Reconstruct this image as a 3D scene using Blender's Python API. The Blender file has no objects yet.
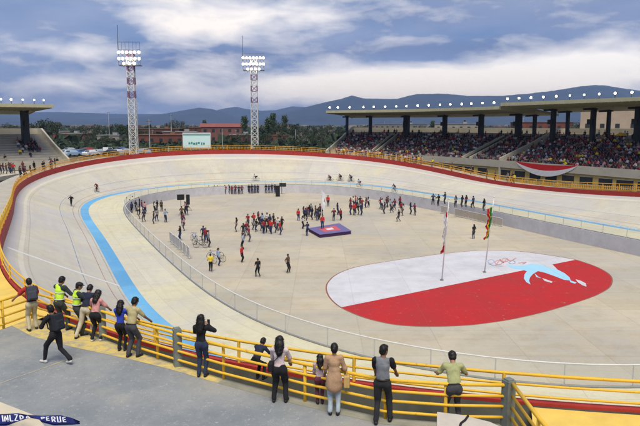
import bpy, math, random
import numpy as np
from mathutils import Vector, Matrix
random.seed(7); rng = np.random.default_rng(7)
R = math.radians
S = bpy.context.scene
COL = S.collection

# ---------------------------------------------------------------- camera
F_, HC, HOR = 638.085, 12.9714, 125.0
PITCH = math.atan((213 - HOR) / F_)
cd = bpy.data.cameras.new('camera'); cam = bpy.data.objects.new('camera', cd); COL.objects.link(cam)
cam.location = (0, 0, HC); cam.rotation_euler = (math.pi / 2 - PITCH, 0, 0)
cd.sensor_width = 36; cd.lens = F_ / 640 * 36; cd.clip_start = .1; cd.clip_end = 60000
S.camera = cam

# ---------------------------------------------------------------- world
W = bpy.data.worlds.new('World'); S.world = W; W.use_nodes = True
nt = W.node_tree; N_ = nt.nodes; L_ = nt.links
for n in list(N_): N_.remove(n)
def wn(t, **k):
    n = N_.new(t)
    for a, b in k.items(): setattr(n, a, b)
    return n
def wm(op, a, b=None, c=None, clamp=False):
    n = wn('ShaderNodeMath', operation=op, use_clamp=clamp)
    for i, v in enumerate((a, b, c)):
        if v is None: continue
        if isinstance(v, (int, float)): n.inputs[i].default_value = v
        else: L_.new(v, n.inputs[i])
    return n.outputs[0]
def wmix(f, a, b):
    n = wn('ShaderNodeMix', data_type='RGBA')
    for s, v in ((n.inputs[0], f), (n.inputs[6], a), (n.inputs[7], b)):
        if isinstance(v, tuple): s.default_value = (*v, 1)
        elif isinstance(v, (int, float)): s.default_value = v
        else: L_.new(v, s)
    return n.outputs[2]
out = wn('ShaderNodeOutputWorld'); bg = wn('ShaderNodeBackground'); L_.new(bg.outputs[0], out.inputs[0])
sky = wn('ShaderNodeTexSky', sky_type='NISHITA', sun_disc=False); sky.sun_elevation = R(59); sky.sun_rotation = R(174); sky.altitude = 2500
tc = wn('ShaderNodeTexCoord'); sp = wn('ShaderNodeSeparateXYZ'); L_.new(tc.outputs['Generated'], sp.inputs[0])
dx, dy, dz = sp.outputs
az = wm('MULTIPLY', wm('ARCTAN2', dx, dy), 57.29578)          # degrees, 0 = north (+Y)
el = wm('MULTIPLY', wm('ARCSINE', dz), 57.29578)
cv = wn('ShaderNodeCombineXYZ'); L_.new(wm('MULTIPLY', az, .05), cv.inputs[0]); L_.new(wm('MULTIPLY', el, .15), cv.inputs[1])
def cloudnoise(scale, detail, rough, dist, off=0.0):
    n = wn('ShaderNodeTexNoise'); n.inputs['Scale'].default_value = scale; n.inputs['Detail'].default_value = detail
    n.inputs['Roughness'].default_value = rough; n.inputs['Distortion'].default_value = dist
    a = wn('ShaderNodeVectorMath', operation='ADD'); L_.new(cv.outputs[0], a.inputs[0]); a.inputs[1].default_value = (off, off * .7, 0)
    L_.new(a.outputs[0], n.inputs[0]); return wm('SUBTRACT', n.outputs[0], .5)
n1 = cloudnoise(1.5, 6, .52, .25); n2 = cloudnoise(4.0, 6, .58, .3, 5.3); n3 = cloudnoise(.9, 3, .5, .3, 11)
def blob(a0, e0, wa, we, amp=1.0):                             # a soft cloud bank at an azimuth / elevation
    ax = wm('DIVIDE', wm('SUBTRACT', az, a0), wa); ey = wm('DIVIDE', wm('SUBTRACT', el, e0), we)
    q = wm('ADD', wm('MULTIPLY', ax, ax), wm('MULTIPLY', ey, ey))
    return wm('MULTIPLY', wm('EXPONENT', wm('MULTIPLY', q, -1.0)), amp)
def addall(l):
    s = l[0]
    for x in l[1:]: s = wm('ADD', s, x)
    return s
# grey-blue cloud deck over the blue sky, brighter banks where the low light breaks through
deck = wm('ADD', wm('MULTIPLY', n1, 2.4), wm('ADD', wm('MULTIPLY', n2, .9), .52), clamp=True)
bright = addall([blob(-11, 8.4, 5.0, 2.2, .85), blob(-3, 9.6, 9, 1.8, .6), blob(9, 3.3, 17, 1.5, 1.9), blob(24, 5.0, 11, 1.3, 1.0), blob(-21, 3.6, 3.6, .9, .42), blob(13, 7.2, 7, .6, .35), blob(-27, 10.8, 5, .9, .9), blob(-20, 6.1, 5, .8, .6), blob(-9, 5.4, 4, .5, .25),
                 wm('MULTIPLY', n2, 1.5), wm('MULTIPLY', n1, 1.5), blob(3, 12.0, 9, 1.2, .35)])
bright = wm('SMOOTHSTEP' if False else 'MULTIPLY', wm('SUBTRACT', bright, .08), 1.1, clamp=True)
dark = addall([blob(-9, 4.9, 6.5, 1.5, 1.0), blob(-15, 4.0, 5, .9, .4), blob(8, 6.4, 16, 1.0, .7), blob(-24, 2.6, 9, 1.1, .55), blob(5, 9.7, 12, 1.5, .5), blob(22, 8, 10, 1.5, .35), wm('MULTIPLY', n3, 1.4), wm('MULTIPLY', n2, 1.0)])
dark = wm('MULTIPLY', dark, 1.15, clamp=True)
blue = wmix(wm('DIVIDE', el, 14.0, clamp=True), (.10, .20, .42), (.20, .285, .48))
skyc = wn('ShaderNodeVectorMath', operation='SCALE'); L_.new(sky.outputs[0], skyc.inputs[0]); skyc.inputs['Scale'].default_value = .03
base = wmix(.8, skyc.outputs[0], blue)
c1 = wmix(wm('MULTIPLY', deck, .75), base, (.36, .385, .50))
c2 = wmix(wm('MULTIPLY', dark, .8), c1, (.12, .17, .31))
c3 = wmix(bright, c2, (.90, .85, .80))
warm = wmix(blob(-11, 8.4, 6, 2.2, .6), c3, (.82, .70, .61))
c4 = wmix(wm('MULTIPLY', bright, .5), c3, warm)
c4 = wmix(wm('MULTIPLY', blob(9, 2.6, 20, 2.0, .75), bright), c4, (1.0, .87, .70))
L_.new(c4, bg.inputs[0]); bg.inputs[1].default_value = 1.0

# ---------------------------------------------------------------- sun + exposure
sd = bpy.data.lights.new('sun', 'SUN'); sd.energy = 2.7; sd.angle = R(34); sd.color = (1, .92, .76)
so = bpy.data.objects.new('sun', sd); COL.objects.link(so)
so.rotation_euler = (R(31), R(0), R(6))
S.view_settings.view_transform = 'Standard'; S.view_settings.look = 'None'; S.view_settings.gamma = 1
S.view_settings.use_curve_mapping = False; S.view_settings.exposure = .52

# ---------------------------------------------------------------- picture -> ground (contact points only)
ca, sa = math.cos(PITCH), math.sin(PITCH)
def at(px, py, z=0.0):
    r = ((px - 320) / F_, ca + (213 - py) / F_ * sa, -sa + (213 - py) / F_ * ca)
    t = (z - HC) / r[2]
    return Vector((r[0] * t, r[1] * t, z))
def at_y(px, py, Y):
    r = ((px - 320) / F_, ca + (213 - py) / F_ * sa, -sa + (213 - py) / F_ * ca)
    t = Y / r[1]
    return Vector((r[0] * t, Y, HC + r[2] * t))
def to_px(p):
    x, y, z = p[0], p[1], p[2] - HC
    d = y * ca - z * sa; u = y * sa + z * ca
    return 320 + F_ * x / d, 213 - F_ * u / d

# ---------------------------------------------------------------- materials
MATS = {}
def mat(name, col, rough=.75, var=.12, scale=3.0, metal=0.0, emit=0, bump=0, spec=.3, coord='Object'):
    if name in MATS: return MATS[name]
    m = bpy.data.materials.new(name); m.use_nodes = True; t = m.node_tree; b = t.nodes['Principled BSDF']
    b.inputs['Roughness'].default_value = rough; b.inputs['Metallic'].default_value = metal
    b.inputs['Specular IOR Level'].default_value = spec
    c = tuple(col)
    if emit:
        b.inputs['Base Color'].default_value = (*c, 1); b.inputs['Emission Color'].default_value = (*c, 1); b.inputs['Emission Strength'].default_value = emit
    elif var:
        tcn = t.nodes.new('ShaderNodeTexCoord'); n = t.nodes.new('ShaderNodeTexNoise'); n.inputs['Scale'].default_value = scale
        n.inputs['Detail'].default_value = 5; n.inputs['Roughness'].default_value = .65
        t.links.new(tcn.outputs[coord], n.inputs[0])
        r = t.nodes.new('ShaderNodeValToRGB'); r.color_ramp.elements[0].position = .3; r.color_ramp.elements[1].position = .7
        r.color_ramp.elements[0].color = (*[x * (1 - var) for x in c], 1); r.color_ramp.elements[1].color = (*[min(1, x * (1 + var)) for x in c], 1)
        t.links.new(n.outputs[0], r.inputs[0]); t.links.new(r.outputs[0], b.inputs['Base Color'])
        if bump:
            bp = t.nodes.new('ShaderNodeBump'); bp.inputs['Strength'].default_value = bump; bp.inputs['Distance'].default_value = .02
            t.links.new(n.outputs[0], bp.inputs['Height']); t.links.new(bp.outputs[0], b.inputs['Normal'])
    else: b.inputs['Base Color'].default_value = (*c, 1)
    MATS[name] = m; return m

class G:                                                    # small node-graph helper
    def __init__(s, name, rough=.85):
        s.m = bpy.data.materials.new(name); s.m.use_nodes = True; s.t = s.m.node_tree; s.b = s.t.nodes['Principled BSDF']
        s.b.inputs['Roughness'].default_value = rough; s.b.inputs['Specular IOR Level'].default_value = .25; MATS[name] = s.m
    def new(s, t, **k):
        n = s.t.nodes.new(t)
        for a, b in k.items(): setattr(n, a, b)
        return n
    def link(s, a, b): s.t.links.new(a, b)
    def put(s, sock, v):
        if isinstance(v, (int, float)): sock.default_value = v
        elif isinstance(v, tuple): sock.default_value = (*v, 1) if len(v) == 3 and sock.type == 'RGBA' else v
        else: s.link(v, sock)
    def math(s, op, a, b=0.0, c=None, clamp=False):
        n = s.new('ShaderNodeMath', operation=op, use_clamp=clamp); s.put(n.inputs[0], a); s.put(n.inputs[1], b)
        if c is not None: s.put(n.inputs[2], c)
        return n.outputs[0]
    def mix(s, f, a, b, mode='MIX'):
        n = s.new('ShaderNodeMix', data_type='RGBA', blend_type=mode); s.put(n.inputs[0], f); s.put(n.inputs[6], a); s.put(n.inputs[7], b); return n.outputs[2]
    def noise(s, vec, scale, detail=5, rough=.6, dist=0):
        n = s.new('ShaderNodeTexNoise'); s.link(vec, n.inputs[0]); n.inputs['Scale'].default_value = scale; n.inputs['Detail'].default_value = detail
        n.inputs['Roughness'].default_value = rough; n.inputs['Distortion'].default_value = dist; return n.outputs[0]
    def ramp(s, f, a, b): return s.math('DIVIDE', s.math('SUBTRACT', f, a), b - a, clamp=True)
    def line(s, v, c, w):                                   # 1 inside |v-c| < w/2
        return s.math('LESS_THAN', s.math('ABSOLUTE', s.math('SUBTRACT', v, c)), w / 2)
    def joint(s, v, step, w):
        return s.math('LESS_THAN', s.math('ABSOLUTE', s.math('SUBTRACT', s.math('MODULO', s.math('ADD', v, 5000.0), step), step / 2)), w / 2)

def slab_id(g, u, su, v, sv):
    a = g.math('FLOOR', g.math('DIVIDE', g.math('ADD', u, 5000 + su / 2), su)); b = g.math('FLOOR', g.math('DIVIDE', g.math('ADD', v, 5000 + sv / 2), sv))
    c = g.new('ShaderNodeCombineXYZ'); g.link(a, c.inputs[0]); g.link(b, c.inputs[1])
    w = g.new('ShaderNodeTexWhiteNoise', noise_dimensions='3D'); g.link(c.outputs[0], w.inputs[0]); return w.outputs[0]

def concrete(name, c0, c1, su, sv, jw=.05, uv=True, stain=(.5, .42, .3), rings=None, slabvar=.1, jcol=.72, lil=(.46, .445, .46), yel=(.60, .54, .33)):
    g = G(name); tcn = g.new('ShaderNodeTexCoord'); vec = tcn.outputs['UV' if uv else 'Object']
    se = g.new('ShaderNodeSeparateXYZ'); g.link(vec, se.inputs[0]); u, v = se.outputs[0], se.outputs[1]
    obj = tcn.outputs['Object']
    a = g.noise(obj, .09, 6, .62, .6); b = g.noise(obj, .7, 6, .65); d = g.noise(obj, 5, 4, .6)
    col = g.mix(g.ramp(a, .38, .64), c0, c1)
    col = g.mix(g.math('MULTIPLY', g.ramp(b, .5, .72), .5), col, stain)
    hue = g.noise(obj, .055, 4, .55, 1.2); col = g.mix(g.math('MULTIPLY', g.ramp(hue, .47, .62), .45), col, lil)
    yl = g.noise(obj, .16, 5, .6, .8); col = g.mix(g.math('MULTIPLY', g.ramp(yl, .5, .66), .4), col, yel)
    sm = g.new('ShaderNodeMapping'); g.link(vec, sm.inputs[0]); sm.inputs['Scale'].default_value = (.06, .9, 1); stn = g.noise(sm.outputs[0], 1.0, 6, .7); col = g.mix(g.math('MULTIPLY', g.ramp(stn, .5, .72), .38), col, stain)
    crk = g.noise(obj, .35, 8, .8, 1.5); col = g.mix(g.math('MULTIPLY', g.line(crk, .5, .006), .35), col, (.2, .17, .13))
    k = g.math('ADD', 1 - slabvar / 2, g.math('MULTIPLY', slab_id(g, u, su, v, sv), slabvar))
    k = g.math('MULTIPLY', k, g.math('ADD', .93, g.math('MULTIPLY', d, .14)))
    j = g.math('MAXIMUM', g.joint(u, su, jw), g.joint(v, sv, jw))
    k = g.math('MULTIPLY', k, g.math('SUBTRACT', 1.0, g.math('MULTIPLY', j, 1 - jcol)))
    kc = g.new('ShaderNodeCombineColor'); [g.link(k, kc.inputs[i]) for i in range(3)]
    col = g.mix(1.0, col, kc.outputs[0], 'MULTIPLY')
    for (c, w, rc, amt) in (rings or []):
        wob = g.math('MULTIPLY', g.math('ADD', g.noise(obj, 1.2, 3), .35), amt, clamp=True)
        col = g.mix(g.math('MULTIPLY', g.line(v, c, w), wob), col, rc)
    g.link(col, g.b.inputs['Base Color']); return g

# ---------------------------------------------------------------- mesh builder
class MB:
    def __init__(s): s.v = []; s.f = []; s.mi = []; s.uv = None
    def add(s, vs, fs, mi=0):
        o = len(s.v); s.v += [tuple(map(float, p)) for p in vs]; s.f += [tuple(i + o for i in f) for f in fs]; s.mi += [mi] * len(fs); return s
    def box(s, c, d, rz=0.0, mi=0, rx=0.0):
        h = Vector(d) / 2; M = Matrix.Rotation(rz, 3, 'Z') @ Matrix.Rotation(rx, 3, 'X')
        vs = [Vector(c) + M @ Vector((x * h.x, y * h.y, z * h.z)) for x in (-1, 1) for y in (-1, 1) for z in (-1, 1)]
        return s.add(vs, [(0, 1, 3, 2), (4, 6, 7, 5), (0, 4, 5, 1), (2, 3, 7, 6), (0, 2, 6, 4), (1, 5, 7, 3)], mi)
    def beam(s, a, b, w, h=None, mi=0):
        a, b = Vector(a), Vector(b); h = h or w; d = (b - a); t = d.normalized()
        up = Vector((0, 0, 1)) if abs(t.z) < .95 else Vector((0, 1, 0))
        x = t.cross(up).normalized() * w / 2; y = t.cross(x).normalized() * h / 2
        vs = [p + sx * x + sy * y for p in (a, b) for sx, sy in ((-1, -1), (1, -1), (1, 1), (-1, 1))]
        return s.add(vs, [(0, 1, 2, 3), (7, 6, 5, 4), (0, 4, 5, 1), (1, 5, 6, 2), (2, 6, 7, 3), (3, 7, 4, 0)], mi)
    def tube(s, pts, r, n=8, mi=0, closed=False, caps=True):
        pts = [Vector(p) for p in pts]; m = len(pts); rs = r if isinstance(r, (list, tuple)) else [r] * m; vs = []
        for i, p in enumerate(pts):
            t = (pts[(i + 1) % m] - pts[i - 1]) if closed else (pts[min(i + 1, m - 1)] - pts[max(i - 1, 0)])
            t.normalize(); up = Vector((0, 0, 1)) if abs(t.z) < .9 else Vector((0, 1, 0))
            x = t.cross(up).normalized(); y = x.cross(t).normalized()
            vs += [p + (x * math.cos(2 * math.pi * k / n) + y * math.sin(2 * math.pi * k / n)) * rs[i] for k in range(n)]
        fs = []
        for i in range(m if closed else m - 1):
            a, b = i * n, ((i + 1) % m) * n
            fs += [(a + k, a + (k + 1) % n, b + (k + 1) % n, b + k) for k in range(n)]
        if caps and not closed: fs += [tuple(range(n - 1, -1, -1)), tuple((m - 1) * n + k for k in range(n))]
        return s.add(vs, fs, mi)
    def ball(s, c, r, n=8, mi=0):
        rx, ry, rz = r if isinstance(r, (tuple, list)) else (r, r, r); vs = []; fs = []; m = n // 2 + 1
        for i in range(m + 1):
            ph = math.pi * i / m
            for k in range(n):
                th = 2 * math.pi * k / n; vs.append((c[0] + rx * math.sin(ph) * math.cos(th), c[1] + ry * math.sin(ph) * math.sin(th), c[2] + rz * math.cos(ph)))
        for i in range(m): fs += [(i * n + k, (i + 1) * n + k, (i + 1) * n + (k + 1) % n, i * n + (k + 1) % n) for k in range(n)]
        return s.add(vs, fs, mi)
    def prism(s, poly, z0, z1, mi=0):
        n = len(poly); vs = [(p[0], p[1], z0) for p in poly] + [(p[0], p[1], z1) for p in poly]
        return s.add(vs, [tuple(range(n - 1, -1, -1)), tuple(range(n, 2 * n))] + [(i, (i + 1) % n, n + (i + 1) % n, n + i) for i in range(n)], mi)
    def strip(s, rowsA, rowsB, mi=0, closed=False):
        n = len(rowsA); o = list(rowsA) + list(rowsB)
        return s.add(o, [(i, (i + 1) % n, n + (i + 1) % n, n + i) for i in range(n if closed else n - 1)], mi)
    def build(s, name, mats, parent=None, smooth=False, world=True, uvs=None):
        me = bpy.data.meshes.new(name)
        off = parent_loc(parent) if (parent is not None and world) else Vector((0, 0, 0))
        me.from_pydata([(x - off.x, y - off.y, z - off.z) for x, y, z in s.v], [], s.f)
        for m in (mats if isinstance(mats, (list, tuple)) else [mats]): me.materials.append(m)
        me.polygons.foreach_set('material_index', s.mi)
        if smooth: me.polygons.foreach_set('use_smooth', [True] * len(s.f))
        if uvs is not None:
            ul = me.uv_layers.new(name='UVMap'); li = np.zeros(len(me.loops), int); me.loops.foreach_get('vertex_index', li)
            ul.data.foreach_set('uv', np.asarray(uvs, float)[li].ravel())
        me.update(); return link(name, me, parent)
def parent_loc(p):
    l = Vector((0, 0, 0))
    while p is not None: l = l + p.location; p = p.parent
    return l
def link(name, me, parent=None):
    o = bpy.data.objects.new(name, me); COL.objects.link(o); o.parent = parent; return o
def empty(name, loc=(0, 0, 0), rz=0.0):
    o = bpy.data.objects.new(name, None); COL.objects.link(o); o.location = loc; o.rotation_euler = (0, 0, rz); o.empty_display_size = .2; return o
def tag(o, label=None, cat=None, group=None, kind=None):
    if label: o['label'] = label
    if cat: o['category'] = cat
    if group: o['group'] = group
    if kind: o['kind'] = kind
    return o
KIDS = {}
def kids(o): return [c for c in bpy.data.objects if c.parent is o]
def copy_tree(src, loc=None, rz=None, parent=None, scale=None, cache=True):
    key = src.name
    if key not in KIDS: KIDS[key] = [c for c in kids(src)]
    c = src.copy(); COL.objects.link(c); c.parent = parent
    if loc is not None: c.location = loc
    if rz is not None: c.rotation_euler = (0, 0, rz)
    if scale is not None: c.scale = (scale,) * 3 if isinstance(scale, (int, float)) else scale
    for ch in KIDS[key]: copy_tree(ch, parent=c)
    return c

# ---------------------------------------------------------------- colours of things
CREAM = mat('cream_concrete', (.47, .43, .34), .9, .1, .6)
def _yel():
    g = G('yellow_rail_paint', .55); tcn = g.new('ShaderNodeTexCoord'); o = tcn.outputs['Object']; c = g.mix(g.noise(o, 3, 5, .7), (.66, .38, .03), (.84, .52, .05)); c = g.mix(g.math('MULTIPLY', g.ramp(g.noise(o, 7, 6, .75), .60, .68), .75), c, (.26, .13, .05)); g.link(c, g.b.inputs['Base Color']); return g.m
YEL = _yel()
ORA = mat('orange_yellow_rail_paint', (.72, .36, .04), .5, .15, 1.5)
YELW = mat('yellow_painted_concrete', (.70, .49, .11), .8, .13, .9)
RED = mat('red_painted_concrete', (.34, .030, .022), .7, .15, 1.2)
GREYP = mat('grey_concrete_post', (.17, .19, .17), .9, .2, 6, bump=.3)
WHITEP = mat('white_paint', (.62, .62, .60), .6, .08, 2)
STEEL = mat('galvanised_steel', (.50, .51, .50), .45, .1, 3, metal=.3)
DARK = mat('dark_steel', (.025, .027, .03), .5, .2, 3)
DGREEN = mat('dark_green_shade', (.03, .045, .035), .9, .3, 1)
LAMP = mat('lamp_glow', (1.0, .90, .72), emit=24)
LAMPW = mat('lamp_glow_cool', (.86, .93, 1.0), emit=26)
LAMPD = mat('lamp_glow_dim', (.8, .85, .95), emit=2.2)

# ---------------------------------------------------------------- velodrome curves (plan)
P = [3.1696, 75.1382, 1.9753, 26.0532, 23.7009, 2.4129, 1.5453, 4.9251, 1.0349, 7.2268, 4.1248, 6.9353, 1.0995]
E_ = [-0.3256, 0.8142, 0.7005, -0.1895, -0.0954, -0.1571, -0.6915, -0.2421, 0.1723, -0.1702, -0.3298, -0.18, -0.3443, 0.2819, 0.0722, 0.1429, 0.312, -0.1606, 0.1359, -0.1344, 0.8211, 0.1859]
cx, cy, th, s_, R_, nn, Z1, WA, WB, WT, zs_, zt_, pw_ = P
NC = 720
t = np.linspace(0, 2 * np.pi, NC, endpoint=False); ct, st = np.cos(t), np.sin(t); A_ = s_ + R_
x = A_ * np.sign(ct) * np.abs(ct) ** (2 / nn); y = R_ * np.sign(st) * np.abs(st) ** (2 / nn)
P0 = np.stack([x, y], 1); dd = np.r_[0, np.cumsum(np.hypot(*(np.roll(P0, -1, 0) - P0).T))]; q = np.linspace(0, dd[-1], NC, endpoint=False)
B0 = np.stack([np.interp(q, dd, np.r_[x, x[0]]), np.interp(q, dd, np.r_[y, y[0]])], 1)
def normals(P):
    T = np.roll(P, -1, 0) - np.roll(P, 1, 0); T /= np.hypot(*T.T)[:, None]; return np.stack([T[:, 1], -T[:, 0]], 1)
Nn = normals(B0); rr = sum(E_[2 * k] * np.cos((k + 1) * t) + E_[2 * k + 1] * np.sin((k + 1) * t) for k in range(6))
PP = B0 + Nn * rr[:, None]; Nn = normals(PP)
for _ in range(6): Nn = (np.roll(Nn, 1, 0) + Nn + np.roll(Nn, -1, 0)); Nn /= np.hypot(*Nn.T)[:, None]
e2 = E_[12:]; dzr = sum(e2[2 * k] * np.cos((k + 1) * t) + e2[2 * k + 1] * np.sin((k + 1) * t) for k in range(3))
e3 = E_[18:]; dwa = sum(e3[2 * k] * np.cos((k + 1) * t) + e3[2 * k + 1] * np.sin((k + 1) * t) for k in range(2))
ZR = zs_ + (zt_ - zs_) * np.abs(B0[:, 0] / A_) ** (2 * pw_) + dzr
rot = np.array([[math.cos(th), -math.sin(th)], [math.sin(th), math.cos(th)]]); CEN = np.array([cx, cy])
PW = CEN + PP @ rot.T; NW = Nn @ rot.T
ARC = np.r_[0, np.cumsum(np.hypot(*(np.roll(PW, -1, 0) - PW).T))][:NC]
def off(d): return PW + NW * (np.zeros(NC) + d)[:, None]
OBI, OBO, ORB = WA + dwa, WA + WB + dwa, WA + WB + WT + dwa
RIM = off(ORB)
# height of the red wall above the track edge, metres: high on the far bend, low near the camera
def wrapw(i0, i1):                                           # smooth 0..1 weight, 1 inside
    a = np.arange(NC); w = np.where((a >= i0) & (a <= i1), 1.0, 0.0) if i0 < i1 else np.where((a >= i0) | (a <= i1), 1.0, 0.0)
    k = np.hanning(61); k /= k.sum(); return np.convolve(np.r_[w[-30:], w, w[:30]], k, 'valid')
NEARW = wrapw(262, 400)
HR = .85 * (1 - NEARW) + .04 * NEARW - .25 * wrapw(470, 600)
HRAIL = .95 * (1 - NEARW) + .64 * NEARW
RIMZ = ZR + HR

def ring_mesh(name, rows, mats, ulen=None, smooth=True, kind='structure', rowmat=None):
    mb = MB(); uv = []
    for (P3, v) in rows:
        vv = np.zeros(NC) + v
        for i in range(NC): mb.v.append(tuple(P3[i])); uv.append((ARC[i], vv[i]))
        mb.v.append(tuple(P3[0])); uv.append((ARC[-1] + (ARC[1] - ARC[0]), vv[0]))
    for r in range(len(rows) - 1):
        for i in range(NC):
            a = r * (NC + 1) + i; mb.f.append((a, a + NC + 1, a + NC + 2, a + 1)); mb.mi.append(0 if rowmat is None else rowmat[r])
    o = mb.build(name, mats, None, smooth, uvs=uv)
    if kind: tag(o, kind=kind)
    return o
def P3(d, z): return np.column_stack([off(d), np.zeros(NC) + z])

# infield floor
g = concrete('infield_concrete', (.50, .44, .33), (.40, .37, .31), 4.6, 4.6, .07, uv=False, stain=(.36, .28, .17), slabvar=.09, jcol=.88, lil=(.40, .38, .35), yel=(.52, .42, .27))
fl = MB(); fl.add([(0 + cx, cy, 0)] + [tuple(p) for p in P3(0.0, 0)], [(0, i + 1, (i + 1) % NC + 1) for i in range(NC)])
tag(fl.build('infield_floor', g.m), kind='structure')
# apron, blue band, track
g = concrete('apron_concrete', (.60, .555, .38), (.54, .515, .40), 5.0, 2.6, .045, stain=(.40, .36, .24), slabvar=.07, jcol=.84)
ring_mesh('apron', [(P3(.2, Z1), 0.), (P3(OBI, Z1), WA)], g.m)
g = concrete('blue_band_paint', (.10, .34, .60), (.14, .39, .62), 5, 30, .03, stain=(.22, .40, .54), slabvar=.14, lil=(.10, .29, .55), yel=(.20, .44, .60))
ring_mesh('blue_band', [(P3(OBI, Z1), 0.), (P3(OBO, Z1 + .05), WB)], g.m)
rings = [(.22, .05, (.16, .16, .15), .8), (.9, .06, (.32, .14, .12), .9), (2.45, .07, (.16, .2, .32), .85), (WT - 1.45, .07, (.36, .33, .28), .6), (WT - 1.0, .3, (.68, .64, .54), .5), (WT - .38, .62, (.44, .42, .46), .6)]
g = concrete('track_concrete', (.54, .51, .41), (.46, .44, .385), 6.0, 3.6, .05, stain=(.42, .34, .31), rings=rings, slabvar=.07, jcol=.90)
rows = []
for k in range(13):
    f = k / 12; prof = f * .93 + .07 * f * f
    rows.append((np.column_stack([off(OBO + WT * f), Z1 + .05 + (ZR - Z1 - .05) * prof]), WT * f))
ring_mesh('banked_track', rows, g.m)
def ground_z(x, y):                                          # height of apron/track/infield under a point
    d2 = (PW[:, 0] - x) ** 2 + (PW[:, 1] - y) ** 2; i = int(np.argmin(d2)); o = float((np.array([x, y]) - PW[i]) @ NW[i])
    if o < 0: return 0.0, i
    if o < OBO[i]: return Z1, i
    f = min(1, (o - OBO[i]) / WT); return Z1 + .05 + (ZR[i] - Z1 - .05) * (f * .93 + .07 * f * f), i
def at_track(px, py):
    z = 2.0
    for _ in range(40):
        p = at(px, py, z); zz, i = ground_z(p.x, p.y); z = z * .7 + zz * .3
    return at(px, py, z), i
# white start line across the track
mb = MB(); i = int(np.argmin([abs(to_px((*RIM[k], ZR[k]))[1] - 246) if k < 300 and k > 150 else 1e9 for k in range(NC)]))
a0 = Vector((*off(OBO)[i - 2], 0)); 
la, lb = [], []
for f in np.linspace(0.0, .97, 14):
    pr = Z1 + .05 + (ZR[i] - Z1 - .05) * (f * .93 + .07 * f * f) + .006
    c = Vector((*off(OBO + WT * f)[i], pr)); tdir = Vector((-NW[i][1], NW[i][0], 0)) * .24
    la.append(c - tdir); lb.append(c + tdir)
mb.strip(la, lb); tag(mb.build('start_line', WHITEP), kind='structure')
# infield wall (real step of 1.5 m between infield and apron)
WALLM = mat('lilac_grey_wall_paint', (.50, .49, .52), .85, .12, .8)
ring_wall = ring_mesh('infield_wall', [(P3(0, 0), 0), (P3(0, Z1 + .02), 1), (P3(.2, Z1 + .02), 2), (P3(.2, Z1 - .3), 3)], WALLM, smooth=False, kind=None)
tag(ring_wall, 'low lilac grey concrete wall around the sunken infield below the wire fence', 'wall')
# fence on the wall
g = G('wire_mesh', .6); tr = g.new('ShaderNodeBsdfTransparent'); mx = g.new('ShaderNodeMixShader'); g.b.inputs['Base Color'].default_value = (.52, .56, .50, 1)
mx.inputs[0].default_value = .22; o_ = [n for n in g.t.nodes if n.type == 'OUTPUT_MATERIAL'][0]
g.link(tr.outputs[0], mx.inputs[1]); g.link(g.b.outputs[0], mx.inputs[2]); g.link(mx.outputs[0], o_.inputs[0]); WIRE = g.m
fe = empty('wire_fence', (*PW[0], Z1)); tag(fe, 'low pale wire mesh fence with a light top rail along the infield wall', 'fence')
mb = MB(); pts = P3(.1, Z1 + 1.02)[::4]; mb.tube([tuple(p) for p in pts], .035, 6, closed=True); mb.build('top_rail', WHITEP, fe, True)
mb = MB(); pts = P3(.1, Z1 + .10)[::4]; mb.tube([tuple(p) for p in P3(.19, Z1 + .04)[::4]], .06, 6, closed=True); mb.build('bottom_rail', mat('fence_bottom_rail', (.22, .23, .22), .6, .1), fe, True)
mb = MB(); mb.strip([tuple(p) for p in P3(.1, Z1 + .12)[::4]], [tuple(p) for p in P3(.1, Z1 + 1.0)[::4]], closed=True); mb.build('mesh_panel', WIRE, fe)
step = ARC[-1] / 84; post0 = None
for k in range(84):
    j = int(np.argmin(np.abs(ARC - k * step))); p = off(.1)[j]
    if post0 is None:
        mb = MB(); mb.tube([(0, 0, 0), (0, 0, 1.03)], .03, 6); post0 = mb.build('post', STEEL, fe, world=False); c = post0
    else: c = post0.copy(); COL.objects.link(c)
    c.location = Vector((*p, Z1)) - fe.location

# rim: red wall, back face
BACK = .55 - .42 * NEARW - .08 * wrapw(314, 380)
mb = MB()
A = lambda d, z: [tuple(p) for p in P3(ORB + d, z)]
mb.strip(A(0, ZR - .05), A(0.02, RIMZ), closed=True); mb.strip(A(.02, RIMZ), A(.22, RIMZ), closed=True); mb.strip(A(.22, RIMZ), A(.22, RIMZ - BACK), closed=True)
rw = mb.build('rim_wall', RED); tag(rw, 'red painted kerb wall running round the outer top edge of the banked track', 'wall')
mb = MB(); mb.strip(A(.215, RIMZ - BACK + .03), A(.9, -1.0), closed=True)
tag(mb.build('rim_back_wall', mat('rim_back_shade_concrete', (.10, .10, .08), .95, .3, 1)), 'concrete back of the banked track, coloured dark for the shade under the red rim', 'wall')  # shadow in the gap behind the rim put into the concrete colour
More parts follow.
